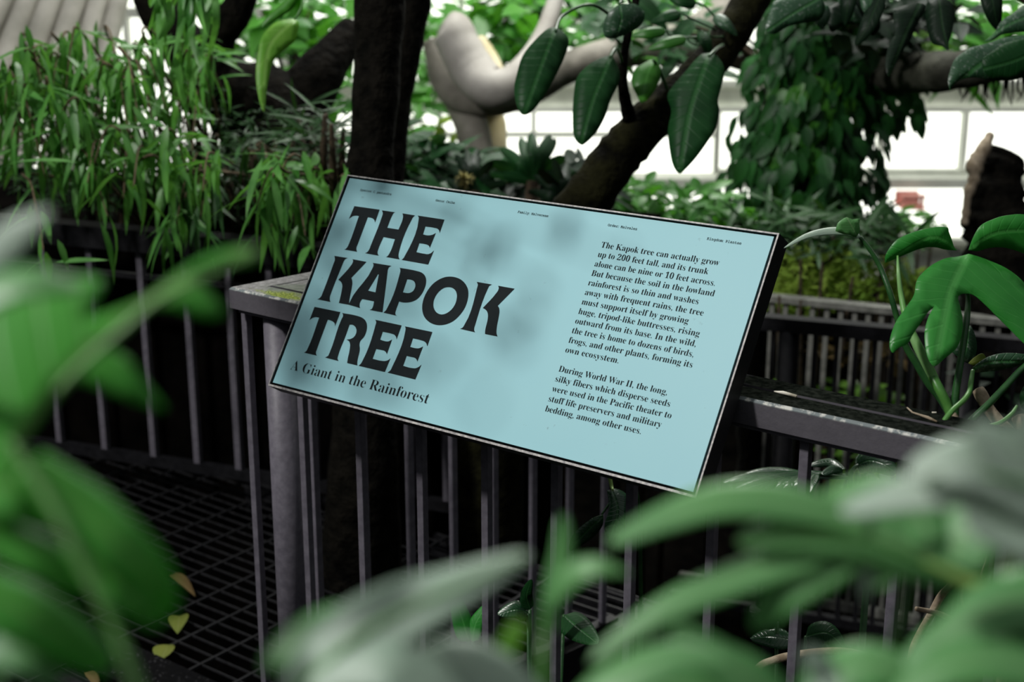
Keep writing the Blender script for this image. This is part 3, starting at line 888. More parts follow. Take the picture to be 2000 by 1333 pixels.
def hang(outline, mid, t0, tilt, m, pet, cup=.25, vb=.3):
    b = MB(); traced(b, outline, mid, t0, tilt, cup, 20, 4, 0, vb)
    o = b.build('leaf', m, t, solid=.0008)
    b = MB(); stalk(b, pet, 3.2); b.build('petiole', STEM_DK, o)
hang([c2(*q) for q in [(1250, 150), (1310, 205), (1312, 262), (1280, 350), (1230, 450), (1180, 535), (1120, 615), (1065, 642), (1030, 600), (1012, 500), (1025, 420), (1060, 310), (1130, 222), (1200, 160)]],
     [c2(1238, 165), c2(1150, 400), c2(1065, 640)], 3.25, (.15, -.35), LF_DARK, [(1085, 62, 3.2), (1100, 30, 3.26), (1160, 10, 3.3), (1225, 60, 3.42)])
hang([c2(*q) for q in [(1560, 310), (1600, 400), (1592, 470), (1550, 560), (1520, 650), (1470, 740), (1410, 800), (1380, 806), (1345, 760), (1338, 650), (1345, 520), (1365, 430), (1430, 360), (1510, 318)]],
     [c2(1545, 330), c2(1450, 560), c2(1385, 800)], 3.25, (.1, -.3), LF_DARK, [(1192, 112, 3.25), (1205, 95, 3.3), (1216, 130, 3.44)])
hang([c3(*q) for q in [(200, 302), (270, 300), (325, 370), (320, 450), (292, 560), (300, 620), (278, 720), (235, 790), (170, 880), (100, 955), (72, 966), (40, 920), (20, 820), (14, 720), (32, 620), (10, 540), (40, 480), (110, 400), (160, 340)]],
     [c3(240, 310), c3(190, 450), c3(130, 650), c3(80, 960)], 3.2, (-.2, -.35), LF_DARK, [(1385, 110, 3.18), (1400, 95, 3.25), (1412, 88, 3.6)])
hang([c2(*q) for q in [(1590, 30), (1680, 20), (1740, 70), (1720, 140), (1640, 190), (1560, 215), (1515, 200), (1510, 130), (1540, 70)]],
     [c2(1600, 25), c2(1610, 110), c2(1580, 210)], 3.1, (.3, .3), LF_DUSTY, [(1210, 8, 3.1), (1222, -10, 3.2), (1235, 20, 3.36)])
hang([c2(*q) for q in [(1690, 380), (1790, 330), (1830, 400), (1800, 500), (1730, 575), (1690, 520), (1665, 450)]],
     [c2(1790, 335), c2(1750, 440), c2(1728, 575)], 3.5, (.2, -.3), LF_BACK, [(1276, 117, 3.5), (1290, 140, 3.55), (1310, 195, 3.6)])
for (x, y, dx, dy, hw, tt, mm) in [(1330, 25, -60, 20, 13, 3.6, LF_DARK), (1300, 60, -70, 10, 12, 3.65, LF_BACK), (1370, 60, 20, 60, 13, 3.55, LF_DARK), (1340, 75, -75, 22, 12, 3.6, LF_BACK), (1395, 30, 45, 40, 13, 3.6, LF_DUSTY), (1360, 5, -55, -10, 14, 3.6, LF_DARK)]:
    b = MB(); blade(b, [(x, y, tt), (x + dx * .5, y + dy * .4, tt - .02), (x + dx, y + dy, tt)], hw, .4, .2, 6, prof_oval, 2)
    o = b.build('leaf', mm, t, solid=.0006)
    b = MB(); stalk(b, [(x, y, tt), (x + 22, y + 12, tt + .02), (1425, 70, 3.7)], 2); b.build('petiole', STEM_DK, o)
settle(t)

# pale twisted tree
t = thing('tree', 'pale smooth grey tree with a twisted, V-shaped pair of limbs', 'tree')
mb = MB()
limb(mb, [(868, 46, 6.0, 26), (882, 58, 6.0, 40), (898, 92, 6.0, 42), (925, 140, 6.0, 44), (962, 172, 5.95, 42), (1000, 160, 5.95, 34), (1035, 118, 6.0, 24), (1062, 66, 6.05, 19), (1082, 10, 6.1, 17), (1100, -70, 6.15, 15), (1120, -260, 6.2, 13)], n=18, seed=11, rough=.012)
mb.build('limb', BARK_PALE, t)
mb = MB()
limb(mb, [(846, 78, 6.2, 22), (858, 110, 6.2, 28), (872, 150, 6.2, 34), (905, 186, 6.2, 38), (960, 192, 6.2, 36), (1030, 176, 6.2, 33), (1100, 136, 6.25, 32), (1170, 112, 6.3, 32), (1250, 92, 6.4, 36), (1330, 84, 6.5, 44), (1420, 40, 6.6, 50), (1500, -90, 6.7, 50)], n=18, seed=12, rough=.012)
mb.build('limb', BARK_SHADE, t)
mb = MB()
limb(mb, [(880, 160, 6.22, 30), (905, 205, 6.25, 34), (922, 250, 6.25, 33), (930, 300, 6.25, 34), (936, 420, 6.25, 40), (940, 620, 6.3, 50), (940, 760, 6.4, 60)], n=18, seed=13, rough=.012)
mb.build('trunk', BARK_SHADE, t)
mb = MB()
limb(mb, [(950, 205, 6.35, 20), (962, 240, 6.4, 26), (964, 300, 6.4, 27), (962, 420, 6.4, 34), (958, 640, 6.45, 44)], n=14, seed=14, rough=.012)
o = mb.build('buttress', BARK_CREAM, t); o['label'] = 'cream-yellow buttress'
mb = MB()
limb(mb, [(935, 85, 6.25, 18), (955, 110, 6.2, 16), (978, 150, 6.1, 12)], n=12, seed=15)
mb.build('branch', BARK_CREAM, t)
settle(t)

# horizontal weathered trunk, upper right
t = thing('tree', 'horizontal weathered grey limb crossing at the upper right below dark leaves', 'tree')
mb = MB()
limb(mb, [(1620, 176, 5.75, 34), (1700, 153, 5.4, 37), (1765, 142, 5.1, 39), (1840, 140, 4.75, 39), (1930, 128, 4.7, 36), (2040, 100, 4.7, 34), (2300, 60, 4.7, 40)], n=16, seed=16)
mb.build('limb', BARK_GREY, t)
p = P(2300, 60, 4.7)
mb = MB(); mb.tube([V((p.x, p.y, p.z + .6)), p, V((p.x, p.y, .4)), V((p.x, p.y, -.95))], [.07, .09, .12, .16], 14); mb.build('trunk', BARK_GREY, t)
mb = MB()
for i in range(16):
    x = 1880 + i * 9 + random.uniform(-4, 4)
    stalk(mb, [(x, 150, 4.72), (x + random.uniform(-6, 6), 175, 4.72), (x + random.uniform(-14, 10), 190 + random.uniform(0, 20), 4.72)], [3.5, 2.5, .6], 5, 3)
mb.build('hanging_rootlets', BARK, t)
settle(t)

# hollow stump at the right edge
t = thing('hollow_stump', 'black hollow tree stump with a pale splintered edge, in front of the right window', 'stump')
mb = MB()
limb(mb, [(1962, 300, 4.6, 40), (1950, 330, 4.6, 50), (1942, 400, 4.6, 60), (1950, 470, 4.6, 64), (1960, 620, 4.6, 80), (1965, 820, 4.6, 100), (1970, 980, 4.6, 120)], seed=17, rough=.12)
mb.build('stump', BARK, t)
mb = MB()
limb(mb, [(1935, 262, 4.52, 8), (1922, 290, 4.5, 14), (1905, 320, 4.5, 16), (1902, 350, 4.5, 12), (1890, 385, 4.5, 9), (1884, 440, 4.5, 7)], n=8, seed=18, rough=.2)
o = mb.build('split_edge', WOOD, t); o['label'] = 'pale splintered wood'
settle(t)

# ivy-clad column
t = thing('ivy_clad_trunk', 'tree trunk wrapped in a dense coat of hanging ivy leaves, right of the broad leaves', 'tree')
mb = MB(); limb(mb, [(1640, -300, 5.4, 90), (1610, -60, 5.4, 86), (1590, 100, 5.4, 84), (1570, 250, 5.4, 90), (1565, 420, 5.4, 96), (1560, 700, 5.4, 105), (1555, 960, 5.4, 120)], n=18, seed=19)
mb.build('trunk', BARK, t)
rnd = random.Random(5)
mb = MB()
for i in range(640):
    y = rnd.uniform(-40, 455)
    cx = 1608 - (y + 40) * .09
    hwid = (118 if y < 60 else 128 + min(60, (y - 60) * .14))
    a = rnd.uniform(-1.15, 1.15)
    x = cx + hwid * math.sin(a) * rnd.uniform(.85, 1.12)
    dep = 5.38 - hwid / F * 5.38 * math.cos(a) * rnd.uniform(.8, 1.2)
    out = (RGT * math.sin(a) - FH * math.cos(a)).normalized()
    dn = (V((0, 0, -1)) + out * rnd.uniform(-.1, .9) + RGT * rnd.uniform(-.8, .5)).normalized()
    n = (out + V((0, 0, .5)) + RGT * rnd.uniform(-.5, .5)).normalized()
    s = rnd.uniform(.06, .115)
    leaf3(mb, P(x, y, dep), dn, n, s, s * rnd.uniform(.36, .62), rnd.uniform(.05, .5), .25, 4, prof_lance)
for i in range(70):                     # a looser spray reaching to the right window
    x = rnd.uniform(1690, 1800); y = 160 + rnd.uniform(0, 90) + (x - 1690) * -.1
    dn = (V((0, 0, -.8)) + RGT * rnd.uniform(.1, .9)).normalized()
    s = rnd.uniform(.05, .09)
    leaf3(mb, P(x, y, rnd.uniform(5.2, 5.4)), dn, (-FH + V((0, 0, .6))), s, s * .6, .2, .2, 4, prof_heart)
mb.build('foliage', LF_IVY, t)
mb = MB()
for i in range(75):  # brighter green leaves over the front of the ivy
    y = rnd.uniform(150, 400); a = rnd.uniform(-.6, .95)
    x = 1580 + 120 * math.sin(a)
    out = (RGT * math.sin(a) - FH * math.cos(a)).normalized()
    s = rnd.uniform(.06, .10)
    leaf3(mb, P(x, y, 5.06 + .12 * abs(math.sin(a))), V((0, 0, -1)) + RGT * rnd.uniform(-.6, .3) + out * .2, out + V((0, 0, .7)), s, s * .6, .2, .2, 4, prof_heart)
o = mb.build('bright_foliage', LF_BACK, t); o['label'] = 'brighter green ivy leaves'
settle(t)

# ================================================================== background shrubs
def shrub(label, name, blobs, n, ln, asp, m, tgap=.5, stems=3, foot=None, up=.3, prof=prof_oval, nu=4, avoid=(), seed=1, cat='shrub', zg=-.95, group=None, stem_m=None, drp=.4):
    rnd = random.Random(seed)
    t = thing(name, label, cat, group)
    mb = MB(); sb = MB()
    tot = sum(b[3] * b[4] for b in blobs)
    for (cx, cy, tt, rx, ry) in blobs:
        c0 = P(cx, cy, tt)
        for i in range(max(3, int(n * rx * ry / tot))):
            while True:
                a, b = rnd.uniform(-1, 1), rnd.uniform(-1, 1)
                if a * a + b * b > 1: continue
                x, y = cx + a * rx, cy + b * ry
                if any(x0 < x < x1 and y0 < y < y1 and rnd.random() > .12 for x0, y0, x1, y1 in avoid):
                    if rnd.random() < .2: break
                    continue
                break
            else:
                continue
            if any(x0 < x < x1 and y0 < y < y1 for x0, y0, x1, y1 in avoid): continue
            dep = tt + rnd.uniform(-tgap, tgap)
            an = rnd.uniform(0, 2 * math.pi)
            d = V((math.cos(an), math.sin(an), rnd.uniform(-1, .4) + up)).normalized()
            nn = V((rnd.uniform(-.6, .6), rnd.uniform(-.6, .6), 1)) - FH * .4
            s = ln * rnd.uniform(.6, 1.25)
            leaf3(mb, P(x, y, dep), d, nn, s, s * asp, rnd.uniform(.1, drp), .2, nu, prof)
        for i in range(stems):
            x = cx + rnd.uniform(-.6, .6) * rx; y = cy + rnd.uniform(-.5, .3) * ry
            p = P(x, y, tt + rnd.uniform(-.3, .3))
            if foot:
                j0 = P(foot + rnd.uniform(-12, 12), 170, tt); j1 = P(foot, 400, tt)
                sb.tube([V((j1.x, j1.y, zg)), j1, j0, (j0 + p) * .5 + V((0, 0, .05)), p], [.016, .014, .011, .008, .004], 6)
                continue
            sb.tube([V((c0.x * .6 + p.x * .4, c0.y * .6 + p.y * .4, zg)), V((c0.x * .3 + p.x * .7, c0.y * .3 + p.y * .7, (p.z * 1.4 + zg * .6) / 2)), p], [.014, .011, .005], 6)
    mb.build('foliage', m, t)
    if sb.v: sb.build('stems', stem_m or TWIG, t)
    settle(t)
    return t
GAPS = [(955, 215, 1240, 300), (1225, 215, 1400, 345)]
shrub('bright green shrub high behind the forked trunk, upper left', 'shrub', [(560, 20, 6.6, 120, 80), (470, 90, 6.8, 60, 50), (630, 150, 6.4, 50, 110)], 210, .20, .42, LF_BACK, foot=560, seed=21)
shrub('leafy shrub with light gaps between the black trunk and the pale tree', 'shrub', [(815, 60, 7.2, 55, 80), (815, 190, 7.0, 45, 90), (800, 280, 6.6, 60, 45)], 230, .15, .4, LF_BACK, foot=745, seed=22, avoid=[(770, 228, 880, 272)])
shrub('broad-leaved shrub in the V of the pale tree', 'shrub', [(990, 40, 7.0, 90, 75), (985, 95, 7.2, 60, 50)], 150, .2, .4, LF_BACK, foot=938, seed=23, avoid=[(915, 30, 965, 78)])
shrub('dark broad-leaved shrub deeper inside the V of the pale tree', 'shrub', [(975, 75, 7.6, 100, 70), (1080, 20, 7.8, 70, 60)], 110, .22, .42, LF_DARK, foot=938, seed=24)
shrub('small-leaved shrub around the top of the leaning branch', 'shrub', [(1190, 30, 6.9, 100, 60), (1260, 70, 6.8, 80, 45), (1330, 30, 6.9, 80, 60), (1160, 90, 6.8, 70, 40)], 330, .13, .42, LF_BACK, foot=1555, seed=25)
shrub('dark leaves among the small-leaved shrub above the leaning branch', 'shrub', [(1240, 40, 5.6, 90, 60), (1340, 90, 5.6, 60, 70)], 90, .15, .4, LF_DARK, foot=1560, seed=26)
shrub('bright palm-like bush behind the upper right leaves', 'shrub', [(1830, 60, 6.6, 130, 70), (1960, 60, 6.6, 70, 60)], 150, .36, .12, LF_BACK, foot=1600, seed=27, prof=prof_strap)
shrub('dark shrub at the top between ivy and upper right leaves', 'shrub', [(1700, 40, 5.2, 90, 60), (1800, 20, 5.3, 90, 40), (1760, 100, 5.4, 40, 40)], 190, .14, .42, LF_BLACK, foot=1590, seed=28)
shrub('lime green translucent leaves above the horizontal limb', 'shrub', [(1795, 80, 5.6, 28, 28), (1730, 82, 5.6, 14, 18)], 26, .13, .5, LF_LIME, foot=1600, seed=29)
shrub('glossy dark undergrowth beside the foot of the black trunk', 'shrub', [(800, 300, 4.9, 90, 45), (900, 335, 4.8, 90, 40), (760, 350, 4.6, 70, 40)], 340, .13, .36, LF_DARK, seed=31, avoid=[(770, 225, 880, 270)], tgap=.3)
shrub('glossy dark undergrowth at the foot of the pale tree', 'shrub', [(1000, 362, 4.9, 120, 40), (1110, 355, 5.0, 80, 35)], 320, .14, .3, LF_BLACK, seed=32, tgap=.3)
shrub('light-edged bushy plant under the light gaps left of the pale trunk', 'shrub', [(810, 262, 7.4, 90, 26)], 45, .12, .4, LF_MOSS, seed=33)
shrub('low green bush between the sign and the ivy-clad trunk', 'shrub', [(1290, 395, 5.2, 130, 38), (1400, 420, 5.1, 80, 40), (1230, 372, 5.4, 60, 22)], 420, .085, .45, LF_BACK, seed=34, tgap=.3)
shrub('dark grass-like bush at the foot of the ivy-clad trunk', 'shrub', [(1560, 455, 5.0, 160, 45), (1700, 470, 5.0, 80, 40)], 330, .15, .12, LF_FINE, seed=35, stems=1, prof=prof_strap, up=.8, tgap=.3)
shrub('mossy yellow green bush beside the right edge of the sign', 'shrub', [(1600, 530, 4.95, 110, 60), (1700, 545, 4.95, 90, 50), (1560, 580, 4.95, 80, 40), (1790, 560, 4.95, 60, 40)], 1900, .042, .3, LF_MOSS, seed=36, tgap=.12, nu=3, stems=3)
shrub('yellow green low plants seen between the bars of the lower railings', 'shrub', [(1650, 790, 5.0, 90, 40), (1560, 775, 5.0, 40, 25), (1700, 900, 4.9, 60, 40)], 130, .12, .5, LF_LIME, seed=37, stems=2, tgap=.2)
shrub('ochre litter plants under the pale weathered railing', 'shrub', [(1640, 675, 5.0, 80, 22), (1720, 690, 5.0, 50, 22)], 60, .07, .4, LF_BROWN, seed=38, stems=2, tgap=.2)
shrub('dark shrub in the pit to the right of the climbing plant', 'shrub', [(1950, 560, 5.2, 80, 90), (1930, 780, 4.9, 90, 100)], 160, .15, .35, LF_BLACK, seed=39)
shrub('small low shrub by the right window plinth', 'shrub', [(1790, 445, 6.4, 70, 26), (1740, 425, 6.2, 30, 20)], 150, .08, .3, LF_BACK, seed=40, tgap=.2)

# bromeliads with upright straps, and the dull yellow flower head
def bromeliad(label, cx, cy, tt, r, n, hw, m, seed):
    rnd = random.Random(seed)
    t = thing('bromeliad', label, 'plant')
    base = P(cx, cy, tt)
    for i in range(n):
        a = math.pi * (.08 + .84 * i / (n - 1)) + rnd.uniform(-.1, .1)
        x = cx + r * math.cos(a) * rnd.uniform(.8, 1.1); y = cy - r * math.sin(a) * rnd.uniform(.8, 1.1)
        b = MB(); blade(b, [(cx, cy, tt), ((cx * 1.1 + x * .9) / 2, (cy * .9 + y * 1.1) / 2, tt - .03), (x, y, tt + rnd.uniform(-.12, .12))], hw, rnd.uniform(-.4, .4), .3, 5, prof_strap, 2)
        b.build('leaf', m, t)
    b = MB(); b.tube([V((base.x, base.y, -.95)), V((base.x, base.y, base.z - .15)), base], [.035, .03, .02], 8); b.build('stem', TWIG, t)
    settle(t)
bromeliad('upright dark strap-leaved bromeliad in front of the pale trunk', 1040, 352, 4.5, 92, 9, 13, LF_DARK, 3)
bromeliad('low dark strap-leaved plant left of the upright bromeliad', 925, 372, 4.5, 80, 8, 10, LF_BLACK, 4)
bromeliad('dark strap-leaved plant just above the top edge of the sign', 1100, 392, 4.3, 80, 8, 10, LF_BLACK, 6)
t = thing('flower_head', 'dull yellow spiky flower head above the top edge of the sign', 'flower')
mb = MB(); c = P(907, 352, 4.2); rnd = random.Random(9)
for i in range(60):
    d = V((rnd.gauss(0, 1), rnd.gauss(0, 1), rnd.gauss(.3, 1)))
    leaf3(mb, c, d, V((.1, .2, 1)), .034, .010, .1, .2, 3)
mb.build('bracts', FLOWER, t)
mb = MB(); mb.tube([V((c.x, c.y, -.95)), V((c.x, c.y, .3)), c], .008, 7); mb.build('stem', STEM_DK, t)
settle(t)
t = thing('red_crate', 'small faded red crate on the ledge under the right window', 'crate')
mb = MB()
for i in range(5): wbox(mb, 1732 + i * 8.5, 361, 1738 + i * 8.5, 386, -.45, -.43)
wbox(mb, 1731, 360, 1775, 364, -.46, -.40); wbox(mb, 1731, 383, 1775, 387, -.46, -.24); wbox(mb, 1731, 361, 1775, 386, -.26, -.24)
mb.build('slats', RED, t, smooth=False); settle(t)

# pale canes upper left
for i, (x0, y0, x1, y1, r) in enumerate([(-40, 100, 62, -120, 24), (0, 140, 104, -120, 23), (42, 160, 148, -120, 24), (86, 190, 190, -120, 23), (128, 230, 230, -120, 21), (168, 260, 262, -120, 18), (-80, 60, 18, -120, 24)]):
    t = thing('pale_cane', 'pale weathered cane leaning among its row in the upper left corner behind the willow leaves', 'cane', 'pale canes in the upper left corner')
    mb = MB()
    p0 = P(x0, y0, 6.2); p1 = P(x1, y1, 6.2)
    dd = (p0 - p1).normalized()
    foot = p0 + dd * ((p0.z + .95) / -dd.z)
    mb.tube([p1 + (p1 - p0) * 1.0, p1, p0, foot], [r * 6.2 / F] * 4, 12)
    mb.build('cane', SLAT, t); settle(t)

# ================================================================== willow-leaved plants in the planter, left
def willow(label, cx, cy, tt, rx, ry, n, ln, wd, m, seed, root, group=None, stems=13, drift=0.0):
    rnd = random.Random(seed)
    t = thing('willow_leaved_plant', label, 'plant', group)
    fb = MB(); sb = MB()
    rp = V(root)
    per = max(1, n // stems)
    for s in range(stems):
        a = rnd.uniform(-1, 1); x = cx + rx * a; y = cy - ry * rnd.uniform(.55, 1.0) * (1 - .35 * a * a)
        top = P(x, y, tt + rnd.uniform(-.28, .28))
        y2 = y + ry * rnd.uniform(.35, 1.1)
        tip = P(x + rnd.choice((-1, 1)) * rnd.uniform(20, 70) + drift, y2, tt + rnd.uniform(-.35, .35))
        mid = (rp + top) * .5 + V((rnd.uniform(-.05, .05), rnd.uniform(-.05, .05), .06))
        C = [V(q) for q in spline([tuple(rp), tuple(mid), tuple(top), tuple((top + tip) * .5 + V((0, 0, .06))), tuple(tip)], 7)]
        sb.tube(C, [.006 * (1 - .72 * i / (len(C) - 1)) for i in range(len(C))], 6)
        for i in range(per):
            q = C[min(len(C) - 1, int(len(C) * rnd.uniform(.38, 1.0)))]
            an = rnd.uniform(0, 2 * math.pi)
            d = V((math.cos(an) * .55, math.sin(an) * .55, rnd.uniform(-1.5, .15)))
            nn = V((math.cos(an), math.sin(an), .7)) + V((rnd.uniform(-.5, .5), rnd.uniform(-.5, .5), 0))
            s_ = ln * rnd.uniform(.55, 1.3)
            leaf3(fb, q + V((rnd.uniform(-.03, .03), rnd.uniform(-.03, .03), rnd.uniform(-.03, .03))), d, nn, s_, wd * rnd.uniform(.8, 1.25), rnd.uniform(.1, .5), .12, 5)
    fb.build('foliage', m, t)
    sb.build('stems', CANE_TW, t)
    settle(t)
def bed(px, py=470, back_=.35):
    q = onz(px, py, .70) + nb * back_
    return (q.x, q.y, .698)
willow('bushy willow-leaved plant spilling over the planter at the left edge', 40, 270, 3.95, 120, 200, 210, .13, .019, LF_WILLOW, 41, bed(60))
willow('bushy willow-leaved plant in front of the pale canes', 170, 230, 4.0, 130, 190, 250, .125, .018, LF_WILLOW, 42, bed(190))
willow('willow-leaved plant arching below the black forked trunk', 320, 240, 4.0, 110, 180, 200, .125, .018, LF_WILLOW, 43, bed(320))
willow('low willow-leaved plant hanging over the planter rail', 240, 400, 3.8, 190, 140, 190, .125, .018, LF_WILLOW, 44, bed(260, 470, .1))
willow('sparse willow-leaved plant beside the upper left corner of the sign', 600, 430, 3.7, 80, 130, 120, .135, .020, LF_WILLOW, 45, bed(590, 480, .2), stems=8)
willow('willow-leaved plant in the shade between forked trunk and sign', 480, 400, 3.9, 120, 120, 110, .12, .015, LF_FINE, 46, bed(490, 480, .3), stems=8)
# hanging cluster at the top
t = thing('hanging_branch', 'cluster of long narrow leaves hanging down from the top edge, upper left', 'branch')
fb = MB(); rnd = random.Random(8)
for i in range(34):
    x = rnd.uniform(300, 425); y0 = rnd.uniform(-120, 5)
    l = rnd.uniform(70, 150)
    blade(fb, [(x, y0, 3.7), (x + rnd.uniform(-10, 10), y0 + l * .5, 3.68), (x + rnd.uniform(-25, 18), y0 + l, 3.7 + rnd.uniform(-.1, .1))], rnd.uniform(6, 9), rnd.uniform(-.9, .9), .15, 4, prof_lance, 1)
fb.build('foliage', LF_WILLOW, t)
sb = MB(); stalk(sb, [(300, -60, 3.7), (360, -95, 3.7), (430, -110, 3.72), (470, -40, 4.3)], [2, 4, 6, 8])
sb.build('stem', TWIG, t); settle(t)
# fine dark bushes
shrub('fine-leaved dark bush under the black forked trunk', 'shrub', [(540, 300, 4.15, 130, 90), (600, 380, 4.1, 110, 90), (470, 350, 4.2, 110, 90)], 1500, .04, .16, LF_FINE, seed=47, nu=3, tgap=.15, stems=10, zg=.702)
shrub('fine dark green bush at the back of the planter, left', 'shrub', [(180, 315, 4.4, 190, 100), (330, 335, 4.4, 130, 85), (395, 265, 4.4, 60, 100)], 2000, .05, .16, LF_FINE, seed=48, nu=3, tgap=.1, stems=8, zg=.702)
shrub('tuft of dark grassy leaves against the thick mossy trunk', 'shrub', [(650, 270, 3.9, 50, 60), (610, 240, 3.95, 50, 40)], 90, .16, .07, LF_FINE, seed=49, nu=5, tgap=.1, stems=4, zg=.7, up=.6, prof=prof_lance)
# yellow-green drooping leaf
t = thing('drooping_leaf', 'single large yellow-green leaf drooping to a long point, left of the black trunk', 'leaf')
c1 = lambda x, y: (x * .35, y * .35)
b = MB()
traced(b, [c1(*q) for q in [(1640, 105), (1668, 130), (1655, 200), (1640, 235), (1570, 292), (1522, 345), (1502, 420), (1485, 520), (1475, 622), (1452, 580), (1432, 480), (1428, 390), (1445, 260), (1470, 190), (1530, 130), (1590, 108)]], [c1(1645, 110), c1(1500, 270), c1(1470, 610)], 3.5, (.5, -.2), .4, 12, 4, 0, .4)
o = b.build('leaf', LF_LIME, t, solid=.0006)
b = MB(); stalk(b, [(575, 38, 3.5), (590, 10, 3.5), (600, -60, 3.55), (690, -120, 3.55)], 2.5); b.build('petiole', STEM, t)
b = MB(); traced(b, [c1(*q) for q in [(1610, -20), (1560, 30), (1490, 90), (1460, 150), (1480, 150), (1560, 100), (1640, 40), (1660, -20)]], [c1(1640, -20), c1(1550, 70), c1(1465, 150)], 3.52, (.2, 0), .3, 12)
b.build('leaf', LF_BACK, t, solid=.0006)
settle(t)

# upper right dark leaves
t = thing('overhanging_branch', 'branch of dark dusty leaves hanging in from the upper right corner', 'branch')
def c7(x, y): return (1700 + x * .15, y * .15)
def bigleaf(outline, mid, t0, tilt, m, cup=.3, pet=None):
    b = MB(); traced(b, outline, mid, t0, tilt, cup, 16, 4)
    o = b.build('leaf', m, t, solid=.0008)
    if pet:
        b = MB(); stalk(b, pet, 2.6); b.build('petiole', STEM_DK, o)
hub = (2080, 40, 3.1)
bigleaf([c7(*q) for q in [(1300, 620), (1440, 585), (1600, 540), (1750, 490), (2100, 450), (2400, 470), (2300, 800), (1900, 1000), (1600, 1050), (1380, 1010), (1180, 1040), (1050, 1140), (1045, 1200), (1010, 1060), (1040, 920), (1110, 760)]], [c7(2300, 500), c7(1500, 800), c7(1040, 1180)], 3.0, (.2, -.1), LF_DUSTY, .25, [(2045, 75, 3.0), (2065, 55, 3.05), hub])
bigleaf([c7(*q) for q in [(1460, 760), (1600, 660), (1760, 560), (2100, 500), (2400, 600), (2300, 900), (1950, 1020), (1700, 1050), (1540, 1000), (1460, 880)]], [c7(2350, 560), c7(1900, 780), c7(1470, 900)], 2.95, (.1, .1), LF_DARK, .3)
bigleaf([c7(*q) for q in [(1480, 545), (1620, 420), (1700, 280), (1830, 190), (2050, 60), (2400, 150), (2200, 380), (1900, 420), (1720, 450), (1600, 520)]], [c7(2300, 120), c7(1800, 320), c7(1490, 545)], 3.05, (.2, -.2), LF_DUSTY, .3)
bigleaf([c7(*q) for q in [(740, 0), (900, -40), (1050, 40), (1100, 200), (1060, 420), (1020, 560), (1015, 655), (930, 600), (800, 560), (740, 380), (715, 200)]], [c7(900, -20), c7(930, 300), c7(1015, 650)], 3.15, (-.2, -.4), LF_BLACK, .3)
bigleaf([c7(*q) for q in [(300, 120), (480, 60), (640, 40), (720, 100), (600, 330), (520, 520), (440, 640), (350, 800), (240, 1000), (195, 830), (240, 600), (330, 420), (300, 280)]], [c7(640, 50), c7(450, 450), c7(240, 1000)], 3.15, (.3, -.3), LF_BLACK, .35)
bigleaf([c3(*q) for q in [(600, 10), (700, -40), (830, -30), (890, 30), (860, 110), (760, 130), (680, 150), (610, 190), (560, 170), (570, 100)]], [c3(860, -10), c3(720, 70), c3(570, 170)], 3.2, (.2, 0), LF_DUSTY, .3)
bigleaf([c3(*q) for q in [(1080, -30), (1180, -40), (1190, 30), (1150, 80), (1100, 60)]], [c3(1150, -30), c3(1140, 20), c3(1130, 80)], 3.2, (.2, 0), LF_DUSTY, .3)
bigleaf([c3(*q) for q in [(820, 60), (900, 30), (920, 90), (880, 160), (840, 130)]], [c3(890, 30), c3(870, 90), c3(850, 150)], 3.25, (.2, 0), LF_DUSTY, .3)
bigleaf([c3(*q) for q in [(880, 60), (1040, -20), (1150, 30), (1200, 140), (1150, 200), (1130, 130), (1000, 140), (930, 180), (900, 120)]], [c3(1100, 0), c3(1050, 90), c3(930, 170)], 3.3, (.1, 0), LF_BLACK, .3)
b = MB(); stalk(b, [(1480, -60, 3.3), (1620, -70, 3.25), (1760, -60, 3.2), (1840, -40, 3.18), (1960, -20, 3.12), hub, (2240, 90, 3.1)], [3, 4, 5, 6, 7, 9, 12]); b.build('twig', TWIG, t)
p = P(2240, 90, 3.1)
b = MB(); b.tube([p, V((p.x, p.y, .6)), V((p.x, p.y, -.95))], [.013, .022, .03], 8); b.build('stem', BARK, t)
for (x, y, dx, dy, hw, tt, mm) in [(1560, -10, -60, 60, 18, 3.3, LF_DARK), (1660, -20, -10, 70, 18, 3.25, LF_BLACK), (1720, 20, -50, 70, 18, 3.2, LF_BLACK), (1930, -20, 20, 80, 22, 3.1, LF_BLACK), (1640, 5, 50, 45, 15, 3.3, LF_DUSTY)]:
    b = MB(); blade(b, [(x, y - 30, tt), (x + dx * .5, y + dy * .4, tt - .02), (x + dx, y + dy, tt)], hw, .3, .25, 6, prof_oval, 2)
    b.build('leaf', mm, t, solid=.0006)
settle(t)

# ================================================================== the sharp climbing plant on the rail, right
t = thing('climbing_philodendron', 'climbing plant with glossy three-lobed leaf and green stalks leaning on the handrail, right', 'plant')
c4_ = lambda x, y: (1300 + x * .35, 430 + y * .35)
def cleaf(outline, mid, t0, tilt, m, cup=.3, step=18, vb=.2, k=4):
    b = MB(); traced(b, [c4_(*q) for q in outline], [c4_(*q) for q in mid], t0, tilt, cup, step, k, 0, vb)
    return b.build('leaf', m, t, solid=.0009)
cleaf([(1690, 190), (1630, 205), (1560, 215), (1480, 255), (1420, 310), (1398, 350), (1385, 420), (1340, 490), (1290, 560), (1258, 640), (1250, 705), (1268, 742), (1300, 715), (1350, 690), (1380, 640), (1420, 580), (1470, 510), (1535, 448), (1500, 480), (1460, 560), (1445, 650), (1460, 760), (1500, 817), (1560, 770), (1620, 720), (1650, 650), (1658, 560), (1642, 480), (1632, 432), (1660, 412), (1720, 420), (1790, 480), (1850, 540), (1920, 610), (2000, 690), (2090, 770), (2130, 700), (2100, 560), (2050, 440), (1990, 340), (1900, 270), (1800, 225), (1740, 203)],
      [(1690, 190), (1610, 350), (1570, 480), (1505, 815)], 1.93, (.12, -.45), LF_SHARP, .06)
